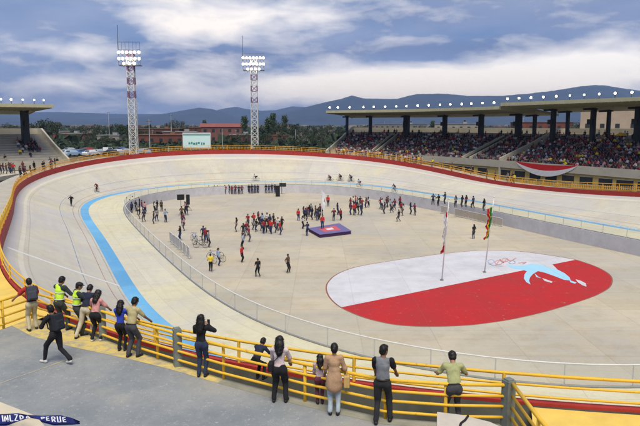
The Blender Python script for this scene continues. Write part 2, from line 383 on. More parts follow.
# rim railing in sections
def ring_pts(i0, i1, d, z, st=2):
    idx = [(i % NC) for i in range(i0, i1 + 1, st)]; o = off(ORB + d)
    return [Vector((*o[i], float(z[i]))) for i in idx]
postm = {}
def railing(i0, i1, label, spacing, pick, m, mname):
    o = off(ORB + .12); loc = Vector((*o[i0 % NC], float(RIMZ[i0 % NC]))); root = empty('rim_railing', loc); tag(root, label, 'railing')
    hh = HRAIL
    for f in (1.0, .6, .18): mb = MB(); mb.tube(ring_pts(i0, i1, .12, RIMZ + hh * f), .04 if f == 1 else .03, 6); mb.build('top_bar' if f == 1 else 'bar', m, root, True)
    d = 0; last = -99; n = 0
    for i in range(i0, i1 + 1):
        a = ARC[i % NC] + (ARC[-1] if i >= NC else 0)
        if a - last >= spacing:
            last = a; h = round(float(hh[i % NC]), 2)
            if (h, mname) not in postm:
                q = MB(); q.tube([(0, 0, 0), (0, 0, h)], .045, 6); c = q.build('post', m, root, world=False); postm[(h, mname)] = c
            else: c = postm[(h, mname)].copy(); COL.objects.link(c); c.parent = root
            c.location = Vector((*o[i % NC], float(RIMZ[i % NC]))) - loc
    if pick:
        q = MB(); a0 = ARC[i0 % NC]; Ls = []
        pts = ring_pts(i0, i1, .12, RIMZ, 1); zh = [float(HRAIL[i % NC]) for i in range(i0, i1 + 1)]
        acc = 0
        for a, b, h in zip(pts[:-1], pts[1:], zh):
            L = (b - a).length; acc += L
            while acc > pick:
                acc -= pick; p = b - (b - a).normalized() * acc
                q.box(p + Vector((0, 0, h * .39 + .08)), (.05, .05, h * .44 + .1), math.atan2((b - a).y, (b - a).x))
        q.build('pickets', m, root)
railing(252, 332, 'low yellow three bar railing on the red kerb in front of the spectators terrace', 2.15, 0, YEL, 'y')
railing(170, 251, 'yellow picket railing on the red rim at the left edge of the track', 2.6, .3, YEL, 'y')
railing(60, 169, 'orange yellow railing on the rim beside the left grandstand', 2.6, .32, ORA, 'o')
railing(680, 720 + 59, 'orange yellow railing along the rim of the far bend', 2.6, .32, ORA, 'o')
railing(560, 679, 'orange yellow railing on the rim below the far right grandstand', 2.6, .32, ORA, 'o')
railing(460, 559, 'orange yellow railing on the rim below the near right grandstand', 2.6, .32, ORA, 'o')
# yellow painted walkways outside the rim on both sides of the terrace
mb = MB()
for (a, b) in ((232, 289), (319, 352)):
    r1 = ring_pts(a, b, .26, RIMZ - .10); r2 = ring_pts(a, b, 7.5, RIMZ - .75); mb.strip(r1, r2)
    mb.strip(r2, [p + Vector((0, 0, -7)) for p in r2])
tag(mb.build('yellow_walkway', YELW), kind='structure')

# ---------------------------------------------------------------- terrain outside
def outer_z(x, y, d):
    k = 1 / (1 + math.exp(max(-60, min(60, -(y - (112 if x < -10 else 112 + 45 * min(1, (x + 10) / 20))) / 7)))); base = 1.2 + (5.6 - 1.2) * k
    far = min(1, max(0, (d - 25) / 90)); return base * (1 - far) + 5.6 * far
ds = [.5, 3, 7, 12, 18, 26, 40, 60, 90, 140, 220, 350, 600, 1000, 2000, 4000, 8000, 14000]
mb = MB(); oo = [off(ORB + d) if d < 30 else None for d in ds]; M_ = 240
for k, d in enumerate(ds):
    for j in range(M_):
        i = j * 3
        if oo[k] is not None: p = oo[k][i]
        else:
            v = RIM[i] - CEN; v = v / np.hypot(*v); p = RIM[i] + v * d if d > 100 else RIM[i] + (NW[i] * (1 - d / 100) + v * d / 100) * d
        mb.v.append((float(p[0]), float(p[1]), outer_z(p[0], p[1], d) + (0 if d < 100 else random.uniform(-.15, .15))))
for k in range(len(ds) - 1):
    for j in range(M_): a = k * M_ + j; b = k * M_ + (j + 1) % M_; mb.f.append((a, b, b + M_, a + M_)); mb.mi.append(0)
g = G('dry_ground', .95); tcn = g.new('ShaderNodeTexCoord'); ob = tcn.outputs['Object']
c = g.mix(g.ramp(g.noise(ob, .02, 8, .65), .4, .6), (.055, .06, .035), (.16, .12, .08)); c = g.mix(g.ramp(g.noise(ob, .15, 6, .7), .5, .62), c, (.05, .065, .03))
g.link(c, g.b.inputs['Base Color']); tag(mb.build('ground', g.m, smooth=True), kind='structure')

# mountains
def ridge(pts, Y, depth, m, label_z=0):
    P_ = []
    for a, b in zip(pts[:-1], pts[1:]):
        n = max(2, int(abs(b[0] - a[0]) / 3))
        for k in range(n): f = k / n; P_.append((a[0] + (b[0] - a[0]) * f, a[1] + (b[1] - a[1]) * f))
    P_.append(pts[-1]); mb = MB(); n = len(P_); K = 9
    tops = [at_y(px, py, Y) for px, py in P_]
    for k in range(K + 5):
        for i, p in enumerate(tops):
            if k <= K: f = k / K; yy = Y - depth * (1 - f); zz = 4 + (p.z - 4) * (f ** 1.25) + (math.sin(i * .9 + k * 1.7) + math.sin(i * .37 - k * .8)) * (p.z * .045) * math.sin(math.pi * f)
            else: f = (k - K) / 4; yy = Y + depth * f; zz = p.z * (1 - f) - 20 * f
            sc = 1 + (yy - Y) / Y * .55
            mb.v.append((p.x * sc, yy, zz + (random.uniform(-1, 1) * p.z * .008 if k < K else random.uniform(-1, 1) * p.z * .006)))
    for k in range(K + 4):
        for i in range(n - 1): a = k * n + i; mb.f.append((a, a + 1, a + n + 1, a + n)); mb.mi.append(0)
    o = mb.build('mountains', m, smooth=True); tag(o, kind='structure')
MTN = mat('mountain_slopes', (.022, .040, .060), .95, .35, .004)
ridge([(-160, 112), (-60, 108), (-10, 116), (40, 118), (100, 119), (140, 117), (167, 113.2), (185, 110), (199, 107.6), (212, 109), (222, 112), (237, 117.5), (262, 120)], 5900, 1700, MTN)
ridge([(-300, 100), (-150, 106), (0, 112), (60, 112), (120, 114), (190, 114), (216, 110.5), (226, 108), (236, 106.6), (246, 109), (262, 110.7), (276, 110), (292, 106.3), (306, 107), (330, 103.5)], 7700, 900, MTN)
ridge([(225, 122), (262, 119.5), (290, 111.5), (310, 106), (326, 102), (341, 98.8), (352, 95.4), (363, 98.3), (380, 98.6), (397, 98.8), (408, 95.8), (417, 93.8), (445, 93.6), (470, 96), (504, 95.6), (530, 93.4), (554, 90.5), (582, 86.2), (596, 84.9), (608, 85.6), (627, 89), (645, 91), (700, 88), (800, 96), (1000, 100)], 5200, 1500, MTN)
HAZE_D = 0.00011
# ---------------------------------------------------------------- grandstands
def path_from(pts, n=160):
    p = np.array(pts, float)
    # Catmull-Rom then even resample
    q = []
    for i in range(len(p) - 1):
        a, b, c, d = p[max(i - 1, 0)], p[i], p[i + 1], p[min(i + 2, len(p) - 1)]
        for k in range(20):
            u = k / 20; q.append(.5 * ((2 * b) + (-a + c) * u + (2 * a - 5 * b + 4 * c - d) * u * u + (-a + 3 * b - 3 * c + d) * u ** 3))
    q.append(p[-1]); q = np.array(q); s = np.r_[0, np.cumsum(np.hypot(*np.diff(q, axis=0).T))]
    u = np.linspace(0, s[-1], n); r = np.column_stack([np.interp(u, s, q[:, 0]), np.interp(u, s, q[:, 1])])
    T = np.gradient(r, axis=0); T /= np.hypot(*T.T)[:, None]; nm = np.column_stack([-T[:, 1], T[:, 0]])
    return r, nm, u
SEATS = mat('stand_concrete', (.40, .37, .31), .9, .15, .7)
OCHRE = mat('ochre_painted_wall', (.56, .40, .13), .85, .15, .5)
ROOFT = mat('roof_sheet_olive', (.30, .28, .20), .7, .12, .8)
ROOFU = mat('roof_underside_lit', (.50, .47, .33), .8, .12, .8)  # lighter than the sheet: floodlight and ground bounce put into the colour
FASC = mat('roof_fascia', (.40, .38, .25), .7, .1, 1)
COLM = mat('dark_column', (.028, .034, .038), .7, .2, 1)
OPEN = mat('dark_window_glass', (.03, .035, .035), .3, .2, 1)
ROWS, DEP, RISE, ZF = 13, 1.07, .42, 5.75
lamp_house = None
def floodlamp(root, p, r, m, back=(0, 1, 0)):
    d = Vector(back); mb = MB(); mb.beam(p - Vector((0, 0, .9)), p, .07); mb.tube([p + d * .12, p + d * .45], [r * 1.1, r * .5], 8); o = mb.build('floodlight', DARK, root)
    q = MB(); q.ball(p, (r, r * .6, r), 12); q.build('lamp', m, o, True)
def crowd_spots(r, nm, aisles, dens, sgn):
    L = []
    for row in range(ROWS):
        dd_ = row * DEP + .55; P_ = r + nm * dd_; s = np.r_[0, np.cumsum(np.hypot(*np.diff(P_, axis=0).T))]
        a = random.uniform(0, .5)
        while a < s[-1] - .5:
            a += random.uniform(.52, .74)
            if random.random() > dens(a / s[-1], row): continue
            fx = np.interp(a, s, P_[:, 0]); fy = np.interp(a, s, P_[:, 1]); k = a / s[-1]
            if any(abs(k - c) < w + .006 and row < 10 for c, w in aisles): continue
            i = int(min(len(r) - 1, k * len(r))); L.append((fx, fy, ZF + row * RISE + .02, math.atan2(-nm[i][1], -nm[i][0]) - math.pi / 2))
    return L
def stand(name, label, pts, roofz, lamps, cols, aisles=(), roof=(0, 1), endwalls=(True, True), win=True, roofback=1.25, lampdy=.8):
    r, nm, u = path_from(pts); root = empty(name, (*r[0], 0)); tag(root, label, 'grandstand'); n = len(r)
    o = lambda d, z, a=0, b=None: [(*(r[i] + nm[i] * d), z) for i in range(a, n if b is None else b)]
    mb = MB()
    for k in range(ROWS):
        z = ZF + k * RISE
        mb.strip(o(k * DEP, z), o((k + 1) * DEP, z)); mb.strip(o((k + 1) * DEP, z), o((k + 1) * DEP, z + RISE))
        mb.strip(o(k * DEP + .32, z + .34), o(k * DEP + .75, z + .34)); mb.strip(o(k * DEP + .32, z + .02), o(k * DEP + .32, z + .34)); mb.strip(o(k * DEP + .75, z + .34), o(k * DEP + .75, z + .02))
    mb.build('seating_steps', SEATS, root)
    mb = MB(); mb.strip(o(-.5, .2), o(-.5, 5.0)); mb.strip(o(-.5, 5.0), o(-.25, 5.0)); mb.build('front_wall', OCHRE, root)
    mb = MB(); mb.strip(o(-.8, 5.0), o(-.8, ZF + .55)); mb.strip(o(-.8, ZF + .55), o(-.55, ZF + .55)); mb.strip(o(-.55, ZF + .55), o(-.55, ZF)); mb.strip(o(-.8, 5.0), o(0, 5.0)); mb.strip(o(-.55, ZF), o(0, ZF)); mb.build('parapet', CREAM, root)
    zt = ZF + ROWS * RISE; D = ROWS * DEP
    mb = MB(); mb.strip(o(D, zt), o(D + 2.2, zt)); mb.strip(o(D + 2.2, zt + .0), o(D + 2.2, zt + 1.1)); mb.strip(o(D + 2.2, zt + 1.1), o(D + 2.45, zt + 1.1)); mb.strip(o(D + 2.45, zt + 1.1), o(D + 2.45, 0)); mb.build('back_wall', CREAM, root)
    for e, i in ((0, 0), (1, n - 1)):
        if not endwalls[e]: continue
        sg = -1 if e == 0 else 1; tv = np.array([nm[i][1], -nm[i][0]]) * sg * (1)
        mb = MB(); a = r[i]; A0 = a + tv * .0; A1 = a + tv * .35
        prof = [(-.8, ZF + 1.0), (D * .5, ZF + 1.0 + ROWS * RISE * .5), (D, zt + 1.1), (D + 2.4, zt + 1.1)]
        for q in (A0, A1): mb.v += [(*(q + nm[i] * d), z) for d, z in prof] + [(*(q + nm[i] * d), 0) for d, z in prof]
        m_ = len(prof)
        for b in (0, 2 * m_):
            for k in range(m_ - 1): mb.f.append((b + k, b + k + 1, b + m_ + k + 1, b + m_ + k)); mb.mi.append(0)
        for k in range(m_ - 1): mb.f.append((k, k + 1, 2 * m_ + k + 1, 2 * m_ + k)); mb.mi.append(0)
        mb.f.append((0, m_, 3 * m_, 2 * m_)); mb.mi.append(0)
        mb.build('end_wall', CREAM, root)
    if win:
        s = 0; w0 = None
        while s < u[-1] - 3:
            i = int(np.argmin(np.abs(u - s))); j = int(np.argmin(np.abs(u - s - 2.6)))
            a = r[i] - nm[i] * .53; b = r[j] - nm[j] * .53; mb = MB()
            mb.beam((*a, 4.0), (*b, 4.0), .12, 1.15); w = mb.build('window', OPEN, root)
            q = MB(); q.beam((*(a - nm[i] * .03), 4.64), (*(b - nm[j] * .03), 4.64), .14, .12); q.beam((*(a - nm[i] * .03), 3.36), (*(b - nm[j] * .03), 3.36), .2, .12); q.build('sill', CREAM, w)
            s += 3.7
    for c, w in aisles:                                      # dark sheets over the steps, stair-opening shade as colour, between sloping parapets
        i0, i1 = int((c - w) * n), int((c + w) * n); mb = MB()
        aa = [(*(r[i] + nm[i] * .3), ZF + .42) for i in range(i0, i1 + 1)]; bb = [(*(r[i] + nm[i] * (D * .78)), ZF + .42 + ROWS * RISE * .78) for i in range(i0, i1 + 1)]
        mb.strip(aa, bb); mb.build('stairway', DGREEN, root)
        for i in (i0, i1):
            q = MB(); q.beam((*(r[i] - nm[i] * .3), ZF + .5), (*(r[i] + nm[i] * (D * .8)), ZF + .5 + ROWS * RISE * .8), .28, .55); q.build('stair_parapet', CREAM, root)
    # roof: thin shell sloping down to the back, fascia, columns
    if roof:
        a, b = int(roof[0] * n), int(roof[1] * n); mb = MB(); prof = [(-1.2, roofz), (3, roofz + .12), (8, roofz - .35), (D + .5, roofz - roofback)]
        for (d0, z0), (d1, z1) in zip(prof[:-1], prof[1:]): mb.strip(o(d0, z0, a, b), o(d1, z1, a, b))
        rt = mb.build('roof', ROOFT, root, True)
        mb = MB()
        for (d0, z0), (d1, z1) in zip(prof[:-1], prof[1:]): mb.strip(o(d0, z0 - .38, a, b), o(d1, z1 - .3, a, b))
        mb.strip(o(D + .5, roofz - roofback - .3, a, b), o(D + .5, roofz - roofback, a, b)); mb.build('ceiling', ROOFU, rt)
        mb = MB(); mb.strip(o(-1.22, roofz - .5, a, b), o(-1.22, roofz + .1, a, b)); mb.strip(o(-1.22, roofz + .1, a, b), o(-1.0, roofz + .1, a, b)); mb.strip(o(-1.0, roofz - .5, a, b), o(-1.0, roofz + .1, a, b)); mb.strip(o(-1.22, roofz - .5, a, b), o(-1.0, roofz - .5, a, b))
        for i in range(a, b, 3): mb.beam((*(r[i] - nm[i] * 1), roofz - .45), (*(r[i] + nm[i] * 8), roofz - .85), .12, .3)
        for i in (a, b - 1):
            mb.beam((*(r[i] - nm[i] * 1.1), roofz - .2), (*(r[i] + nm[i] * 3), roofz - .08), .2, .55); mb.beam((*(r[i] + nm[i] * 3), roofz - .08), (*(r[i] + nm[i] * 8), roofz - .55), .2, .55); mb.beam((*(r[i] + nm[i] * 8), roofz - .55), (*(r[i] + nm[i] * (D + .5)), roofz - roofback - .2), .2, .45)
        mb.build('fascia', FASC, rt)
    def find(px, d): return min(range(n), key=lambda i: abs(to_px((*(r[i] + nm[i] * d), 12))[0] - px))
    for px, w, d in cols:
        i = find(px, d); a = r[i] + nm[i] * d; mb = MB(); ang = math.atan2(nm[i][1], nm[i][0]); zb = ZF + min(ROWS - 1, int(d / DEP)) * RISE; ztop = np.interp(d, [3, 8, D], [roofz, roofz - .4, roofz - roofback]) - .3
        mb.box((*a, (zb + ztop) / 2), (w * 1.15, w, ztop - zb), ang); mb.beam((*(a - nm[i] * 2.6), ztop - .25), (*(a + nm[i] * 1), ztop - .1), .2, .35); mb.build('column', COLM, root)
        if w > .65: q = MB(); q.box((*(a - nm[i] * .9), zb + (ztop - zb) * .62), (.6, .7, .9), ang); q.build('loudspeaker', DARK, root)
    for px, m in lamps:
        i = find(px, -1.1); floodlamp(root, Vector((*(r[i] - nm[i] * 1.1), roofz + lampdy)), .18, m, (nm[i][0], nm[i][1], 0))
    return r, nm, root
W1, W2, W3 = LAMP, LAMPW, LAMPD
full = [(2, 159), (11, 154), (19, 147.5), (26, 138), (32, 127.5), (37.5, 117), (43, 106), (48.5, 95), (54, 84), (59, 74), (64, 63)]
fp, fn_, fu = path_from(full, 400)
k = int(np.argmin([abs(to_px((*p, 12))[0] - 503) for p in fp]))
ptsA = fp[:k + 1:12]; ptsA = np.vstack([ptsA, fp[k]]) if not np.allclose(ptsA[-1], fp[k]) else ptsA; ptsB = np.vstack([fp[k + 1:-1:14], fp[-1]])
colsA = [(333, .55, 11), (370, .65, 11), (407, 1.15, 11), (444.5, .8, 11), (480.5, .85, 11), (518, .95, 11), (534, .55, 12.5)]
colsB = [(552.5, .7, 10), (568, .5, 12.5), (592.7, .7, 10), (608.5, .5, 12.5), (638, .8, 10), (656, .5, 12.5)]
rA, nA, stA = stand('grandstand', 'farther grandstand right of the floodlight masts, full of spectators', ptsA, 16.4,
    [(329, W2), (338, W2), (349, W2), (363.5, W2), (373.5, W2), (384.5, W2), (395.5, W2), (406, W2), (417, W2), (428, W2), (439, W2), (449.5, W2), (461, W2), (471, W2), (482, W2), (493, W2)], colsA, aisles=((.24, .012), (.80, .020)))
rB, nB, stB = stand('grandstand', 'nearer grandstand at the right edge with red and white banner on its front', ptsB, 17.0,
    [(506, W2), (517, W2), (529, W2), (542, W1), (555, W1), (568, W3), (582, W3), (597, W3), (613.5, W1), (629.5, W1), (645, W1)], colsB, aisles=((.49, .011),))
ptsC = [(-47.6, 120), (-54, 114.5), (-61, 108.5), (-70, 100), (-79, 90)][::-1]
rC, nC, stC = stand('grandstand', 'pale grandstand at the left edge with mostly empty steps and a cantilever roof', ptsC, 16.6,
    [(3, W3), (13.5, W2), (25, W3), (36.5, W3), (45.5, W3), (-8, W2)], [(26, 1.2, 9)], roof=(0, .955), win=False, endwalls=(False, True))
# concourse block in front of the left stand
root = empty('concourse_building', (-52, 97, 0)); tag(root, 'low beige concourse block with dark openings under the left grandstand', 'building')
cA, cB = Vector((-47.0, 104.5, 0)), Vector((-47.5, 84, 0)); dv = (cB - cA).normalized(); nv = Vector((dv.y, -dv.x, 0)) * 1
if nv.x > 0: nv = -nv
mb = MB(); mb.prism([tuple(cA)[:2], tuple(cB)[:2], tuple(cB + nv * 16)[:2], tuple(cA + nv * 16)[:2]], 0, 4.9); mb.build('wall', CREAM, root)
mb = MB(); mb.prism([tuple(cA - nv * .5)[:2], tuple(cB - nv * .5)[:2], tuple(cB + nv * 16)[:2], tuple(cA + nv * 16)[:2]], 4.9, 5.5); mb.build('roof_slab', CREAM, root)
for k in range(4):
    a = cA + dv * (1.5 + k * 5); mb = MB(); mb.beam(a + Vector((0, 0, 3.5)) - nv * .02, a + dv * 3.0 + Vector((0, 0, 3.5)) - nv * .02, .1, 1.6); mb.build('opening', OPEN, root)
# banner of red and white cloth hung on the front
i0 = min(range(len(rB)), key=lambda i: abs(to_px((*rB[i], 6.5))[0] - 519)); i1 = min(range(len(rB)), key=lambda i: abs(to_px((*rB[i], 6.5))[0] - 581))
mb = MB(); K = 40; rowsv = []
for r_ in range(9):
    row = []
    for k in range(K + 1):
        u_ = k / K; f = i0 + (i1 - i0) * u_; i = int(f); p = rB[min(i, len(rB) - 1)] * (1 - (f - i)) + rB[min(i + 1, len(rB) - 1)] * (f - i); nn_ = nB[i]
        sag = math.sin(math.pi * u_) ** .75; top = ZF + .75 - .3 * sag - .1; bot = top - .08 - 1.95 * sag; f2 = r_ / 8
        w = .06 * math.sin(u_ * 40 + r_) * sag; row.append((*(p - nn_ * (.86 + abs(w) + .05 * sag)), top + (bot - top) * f2))
    rowsv.append(row)
for r_ in range(8): mb.strip(rowsv[r_], rowsv[r_ + 1], 0 if r_ < 4 else 1)
tag(mb.build('banner', [mat('red_cloth', (.50, .02, .025), .9, .1, 2), mat('white_cloth', (.68, .66, .66), .9, .06, 2)], smooth=True), 'long red over white cloth swag hanging on the front of the right grandstand', 'banner')

# ---------------------------------------------------------------- floodlight masts
def mast(label, px, Y, zb, ztop, w0, w1, headw, rows, split, cage=2.6):
    b = at_y(px, 150, Y); b.z = zb; root = empty('floodlight_mast', b); tag(root, label, 'floodlight mast'); mw = [WHITEP, mat('mast_red_paint', (.22, .12, .19), .6, .1), DARK]
    H = ztop - zb; mb = MB(); n = int(H / 1.5)
    c = lambda k, f: Vector(((1 if k in (1, 2) else -1), (1 if k > 1 else -1), 0)) * ((w0 + (w1 - w0) * f) / 2) + Vector((0, 0, H * f))
    for k in range(4):
        for j in range(n): mb.beam(b + c(k, j / n), b + c(k, (j + 1) / n), .16, mi=(0 if j / n < split or j % 2 < 1 else 1))
    for j in range(n):
        for k in range(4):
            k2 = (k + 1) % 4; mi = (0 if j / n < split or j % 2 < 1 else 1)
            mb.beam(b + c(k, j / n), b + c(k2, (j + 1) / n), .10, mi=mi); mb.beam(b + c(k2, j / n), b + c(k, (j + 1) / n), .10, mi=mi); mb.beam(b + c(k, j / n), b + c(k2, j / n), .10, mi=mi)
    mb.build('lattice_tower', mw, root)
    q = MB(); hz = H; 
    for zz in np.linspace(-3.4, cage, 4): q.beam(b + Vector((-headw / 2, -.9, hz + zz)), b + Vector((headw / 2, -.9, hz + zz)), .09, mi=0)
    for xx in np.linspace(-headw / 2, headw / 2, 7): q.beam(b + Vector((xx, -.9, hz - 3.4)), b + Vector((xx, -.9, hz + cage)), .06, mi=0)
    q.box(b + Vector((0, 0, hz - 3.5)), (headw, 1.9, .12)); q.build('head_frame', mat('frame_grey', (.10, .11, .13), .6, .1), root)
    q = MB(); q.tube([b + Vector((-headw / 2 - .2, 0, hz - 1)), b + Vector((-headw / 2 - .2, 0, hz + 5.6))], .06, 5); q.build('antenna', DARK, root)
    for (zz, xs) in rows:
        for xx in xs: floodlamp(root, b + Vector((xx, -1.15, hz + zz)), .30, LAMP)
ev = lambda w, n: [(-w / 2 + w * k / (n - 1)) for k in range(n)]
mast('tall floodlight mast behind the parked cars left of the scoreboard', 134, 150, 5.4, 30.0, 1.6, 1.4, 5.0, [(-.6, ev(4.6, 6)), (-2.0, ev(4.6, 6)), (-3.1, ev(2.4, 3))], .52, 1.7)
mast('floodlight mast right of the white scoreboard with bright lamp head', 255, 175, 5.4, 31.0, 1.8, 1.5, 5.6, [(-.3, ev(5.4, 7)), (-1.9, ev(5.4, 7)), (-3.2, ev(3.0, 4))], .45, .8)

# ---------------------------------------------------------------- scoreboard
b = at_y(197, 150, 172); b.z = 5.4; root = empty('scoreboard', b); tag(root, 'white and pale teal scoreboard standing behind the far bend', 'scoreboard')
cz = at_y(197, 140.5, 172).z; hw = 3.75; hh = 2.1
for x_ in (-3, 3): mb = MB(); mb.beam(b + Vector((x_, .3, 0)), Vector((b.x + x_, b.y + .3, cz + hh - .2)), .25); mb.build('post', STEEL, root)
mb = MB(); mb.box((b.x, b.y, cz), (2 * hw, .35, 2 * hh)); mb.build('frame', WHITEP, root)
mb = MB(); mb.box((b.x, b.y - .19, cz - .25), (2 * hw - .3, .03, 2 * hh - 1.1)); pn = mb.build('panel', mat('pale_teal_panel', (.46, .60, .58), emit=.22), root)
mb = MB(); mb.box((b.x, b.y - .19, cz + hh - .55), (2 * hw - .3, .03, .35)); mb.build('stripe', mat('teal_stripe', (.13, .36, .36), .6, .1), root)
mb = MB()
for k, (x0, w) in enumerate(((-2.2, .5), (-1.5, .4), (-.95, .6), (-.2, .35), (.3, .55), (1.2, .3), (1.7, .5))): mb.box((b.x + x0 + w / 2, b.y - .23, cz - .75 + .12 * math.sin(k * 2)), (w, .03, .5 + .15 * (k % 2)))
mb.build('emblem', mat('teal_mark', (.06, .28, .26), .6, .1), root)

# ---------------------------------------------------------------- houses, trees, cars behind
BR = [mat('brick_' + n_, c_, .95, .18, .6) for n_, c_ in (('red', (.15, .055, .040)), ('dark', (.10, .05, .04)), ('pink', (.17, .08, .07)), ('plaster', (.26, .24, .21)), ('grey', (.16, .16, .155)))]
RFS = [mat('roof_' + n_, c_, .9, .15, .5) for n_, c_ in (('tile', (.22, .075, .065)), ('tin', (.25, .25, .25)), ('rust', (.20, .10, .06)))]
def house(px, py, Y, w, d, h, wm_, rm, gable, label, storeys=1, rz=0.0):
    p = at_y(px, py, Y); p.z = 5.4; root = empty('house', p, 0); tag(root, label, 'house'); M = Matrix.Rotation(rz, 3, 'Z'); T = lambda x_, y_, z_: p + M @ Vector((x_, y_, z_))
    mb = MB(); mb.box(T(0, 0, h / 2), (w, d, h), rz); mb.build('wall', wm_, root)
    mb = MB()
    if gable:
        vs = [T(-w / 2 - .4, -d / 2 - .4, h), T(w / 2 + .4, -d / 2 - .4, h), T(w / 2 + .4, d / 2 + .4, h), T(-w / 2 - .4, d / 2 + .4, h), T(-w / 2 - .4, 0, h + 1.5), T(w / 2 + .4, 0, h + 1.5)]
        mb.add(vs, [(0, 1, 5, 4), (2, 3, 4, 5), (0, 4, 3), (1, 2, 5), (0, 3, 2, 1)])
    else: mb.box(T(0, 0, h + .12), (w + .5, d + .5, .24), rz); mb.box(T(w * .2, 0, h + .7), (1.8, 1.8, 1.0), rz)
    mb.build('roof', rm, root)
    if not gable:
        q = MB(); q.tube([T(w * .2, 0, h + 1.2), T(w * .2, 0, h + 2.0)], .5, 8); q.build('water_tank', DARK, root)
        q = MB(); q.beam(T(-w * .3, d * .2, h), T(-w * .3, d * .2, h + 1.9), .07); q.beam(T(-w * .3 - .5, d * .2, h + 1.7), T(-w * .3 + .5, d * .2, h + 1.7), .05); q.build('antenna', STEEL, root)
    n = max(2, int(w / 3.4))
    for st_ in range(storeys):
        for k in range(n):
            q = MB(); q.box(T(-w / 2 + (k + .5) * w / n, -d / 2 - .02, h * (st_ + .55) / storeys), (1.2, .1, 1.2), rz); q.build('window', OPEN, root)
HS = [
 (45, 150, 300, 26, 8, 4.6, 0, 1, 0, 'long red brick shed between the left grandstand wall and the trees'),
 (70, 150, 290, 18, 8, 3.8, 0, 1, 0, 'dark red brick shed right of the left grandstand roof'),
 (112, 150, 260, 9, 7, 3.4, 3, 1, 0, 'small plastered house left of the left floodlight mast'),
 (165, 150, 235, 17, 8, 4.0, 0, 2, 0, 'red brick house with flat roof right of the left floodlight mast'),
 (158, 150, 330, 26, 9, 5.6, 1, 2, 0, 'dark brick building with a row of windows behind the red brick house'),
 (181, 150, 260, 13, 8, 4.8, 2, 1, 0, 'pinkish brick house just left of the scoreboard'),
 (222, 150, 275, 17, 9, 6.8, 2, 0, 1, 'brick house with bright red gable roof right of the scoreboard'),
 (205, 150, 330, 20, 9, 6.2, 1, 2, 0, 'dark brick block behind the scoreboard'),
 (242, 150, 250, 8, 8, 3.8, 0, 1, 0, 'small red brick house left of the central floodlight mast'),
 (272, 150, 260, 13, 8, 3.4, 0, 2, 0, 'low rusty brick house right of the central floodlight mast'),
 (300, 150, 310, 12, 8, 3.6, 3, 1, 0, 'pale low house among dark trees left of the far grandstand'),
 (318, 150, 420, 22, 8, 5.5, 4, 1, 0, 'grey distant house near the end of the far grandstand'),
 (90, 150, 380, 18, 8, 6.0, 3, 1, 0, 'pale distant house behind the trees on the left'),
 (15, 150, 420, 40, 9, 7.0, 4, 1, 0, 'grey distant row of houses under the left grandstand roof'),
 (400, 150, 420, 34, 10, 8, 4, 1, 0, 'grey distant block seen between the far grandstand columns'),
 (455, 150, 320, 22, 10, 8, 3, 1, 0, 'pale block seen between the last columns of the far grandstand'),
 (540, 150, 260, 22, 10, 8.6, 0, 2, 0, 'red brick block seen between the columns of the nearer right grandstand'),
]
for k, (px, py, Y, w, d, h, wi, ri, gb, lab) in enumerate(HS): house(px, py, Y, w, d, h, BR[wi], RFS[ri], gb, lab, 2 if h > 6 else 1, R(random.uniform(-8, 8)))
house(616, 150, 190, 20, 10, 13.4, mat('tan_plaster', (.42, .33, .25), .9, .08, .5), RFS[1], 0, 'big tan plastered hall behind the nearer right grandstand', 1, R(-25))

# trees
def leafmat(n_, c_): return mat('leaves_' + n_, c_, .8, .35, .8)
TREES = []
LM = [leafmat('dark', (.035, .055, .028)), leafmat('mid', (.05, .078, .034)), leafmat('grey_green', (.062, .074, .048))]
BARK = mat('bark', (.08, .06, .045), .95, .25, 3)
def tree_proto(kind):
    root = empty('tree', (0, 0, 0)); H = (6, 8.5, 7)[kind]; Wd = (3.0, 2.0, 3.6)[kind]
    mb = MB(); mb.tube([(0, 0, -.5), (.05, 0, H * .3), (.1, .05, H * .75)], [.22, .16, .05], 7)
    cl = []
    for k in range(16 if kind != 1 else 14):
        a = random.uniform(0, 6.28); f = random.random() ** .6; z = H * random.uniform(.32, .95)
        rad = Wd * f * (math.sin(math.pi * min(1, max(.05, (z / H - .2) / .85))) ** .6 if kind != 1 else .9 * (1.1 - z / H))
        c = Vector((math.cos(a) * rad, math.sin(a) * rad, z)); cl.append((c, random.uniform(.6, 1.15) * (1.15 if kind == 2 else .95)))
        if k < 8: mb.tube([(.05, 0, H * random.uniform(.25, .5)), tuple(c)], [.08, .02], 5)
    mb.build('trunk', BARK, root, True)
    lf = MB()
    for c, rad in cl:
        for _ in range(75):
            d = Vector((random.gauss(0, 1), random.gauss(0, 1), random.gauss(0, .8))); d = d.normalized() * rad * random.uniform(.5, 1.08) + c
            s = random.uniform(.10, .26); n_ = Vector((random.gauss(0, 1), random.gauss(0, 1), random.gauss(0, 1))).normalized(); u_ = n_.orthogonal().normalized() * s; v_ = n_.cross(u_).normalized() * s * random.uniform(.5, 1)
            lf.add([d - u_, d + v_, d + u_, d - v_], [(0, 1, 2, 3)])
    lf.build('crown', LM[kind], root); return root
TP = [tree_proto(k) for k in (0, 1, 2)]; used = [False] * 3
TL = ['dark bushy tree', 'slender dark tree', 'broad grey green tree']
NT = [0, 0, 0]
def TREEW(px, Y):
    z_ = ' beside the left grandstand roof' if px < 60 else ' left of the left mast' if px < 130 else ' between left mast and scoreboard' if px < 185 else ' between scoreboard and central mast' if px < 250 else ' between central mast and grandstand' if px < 330 else ' behind the farther grandstand' if px < 500 else ' behind the nearer grandstand'
    return z_ + (', near row' if Y < 245 else ', far row' if Y > 305 else ', middle row')
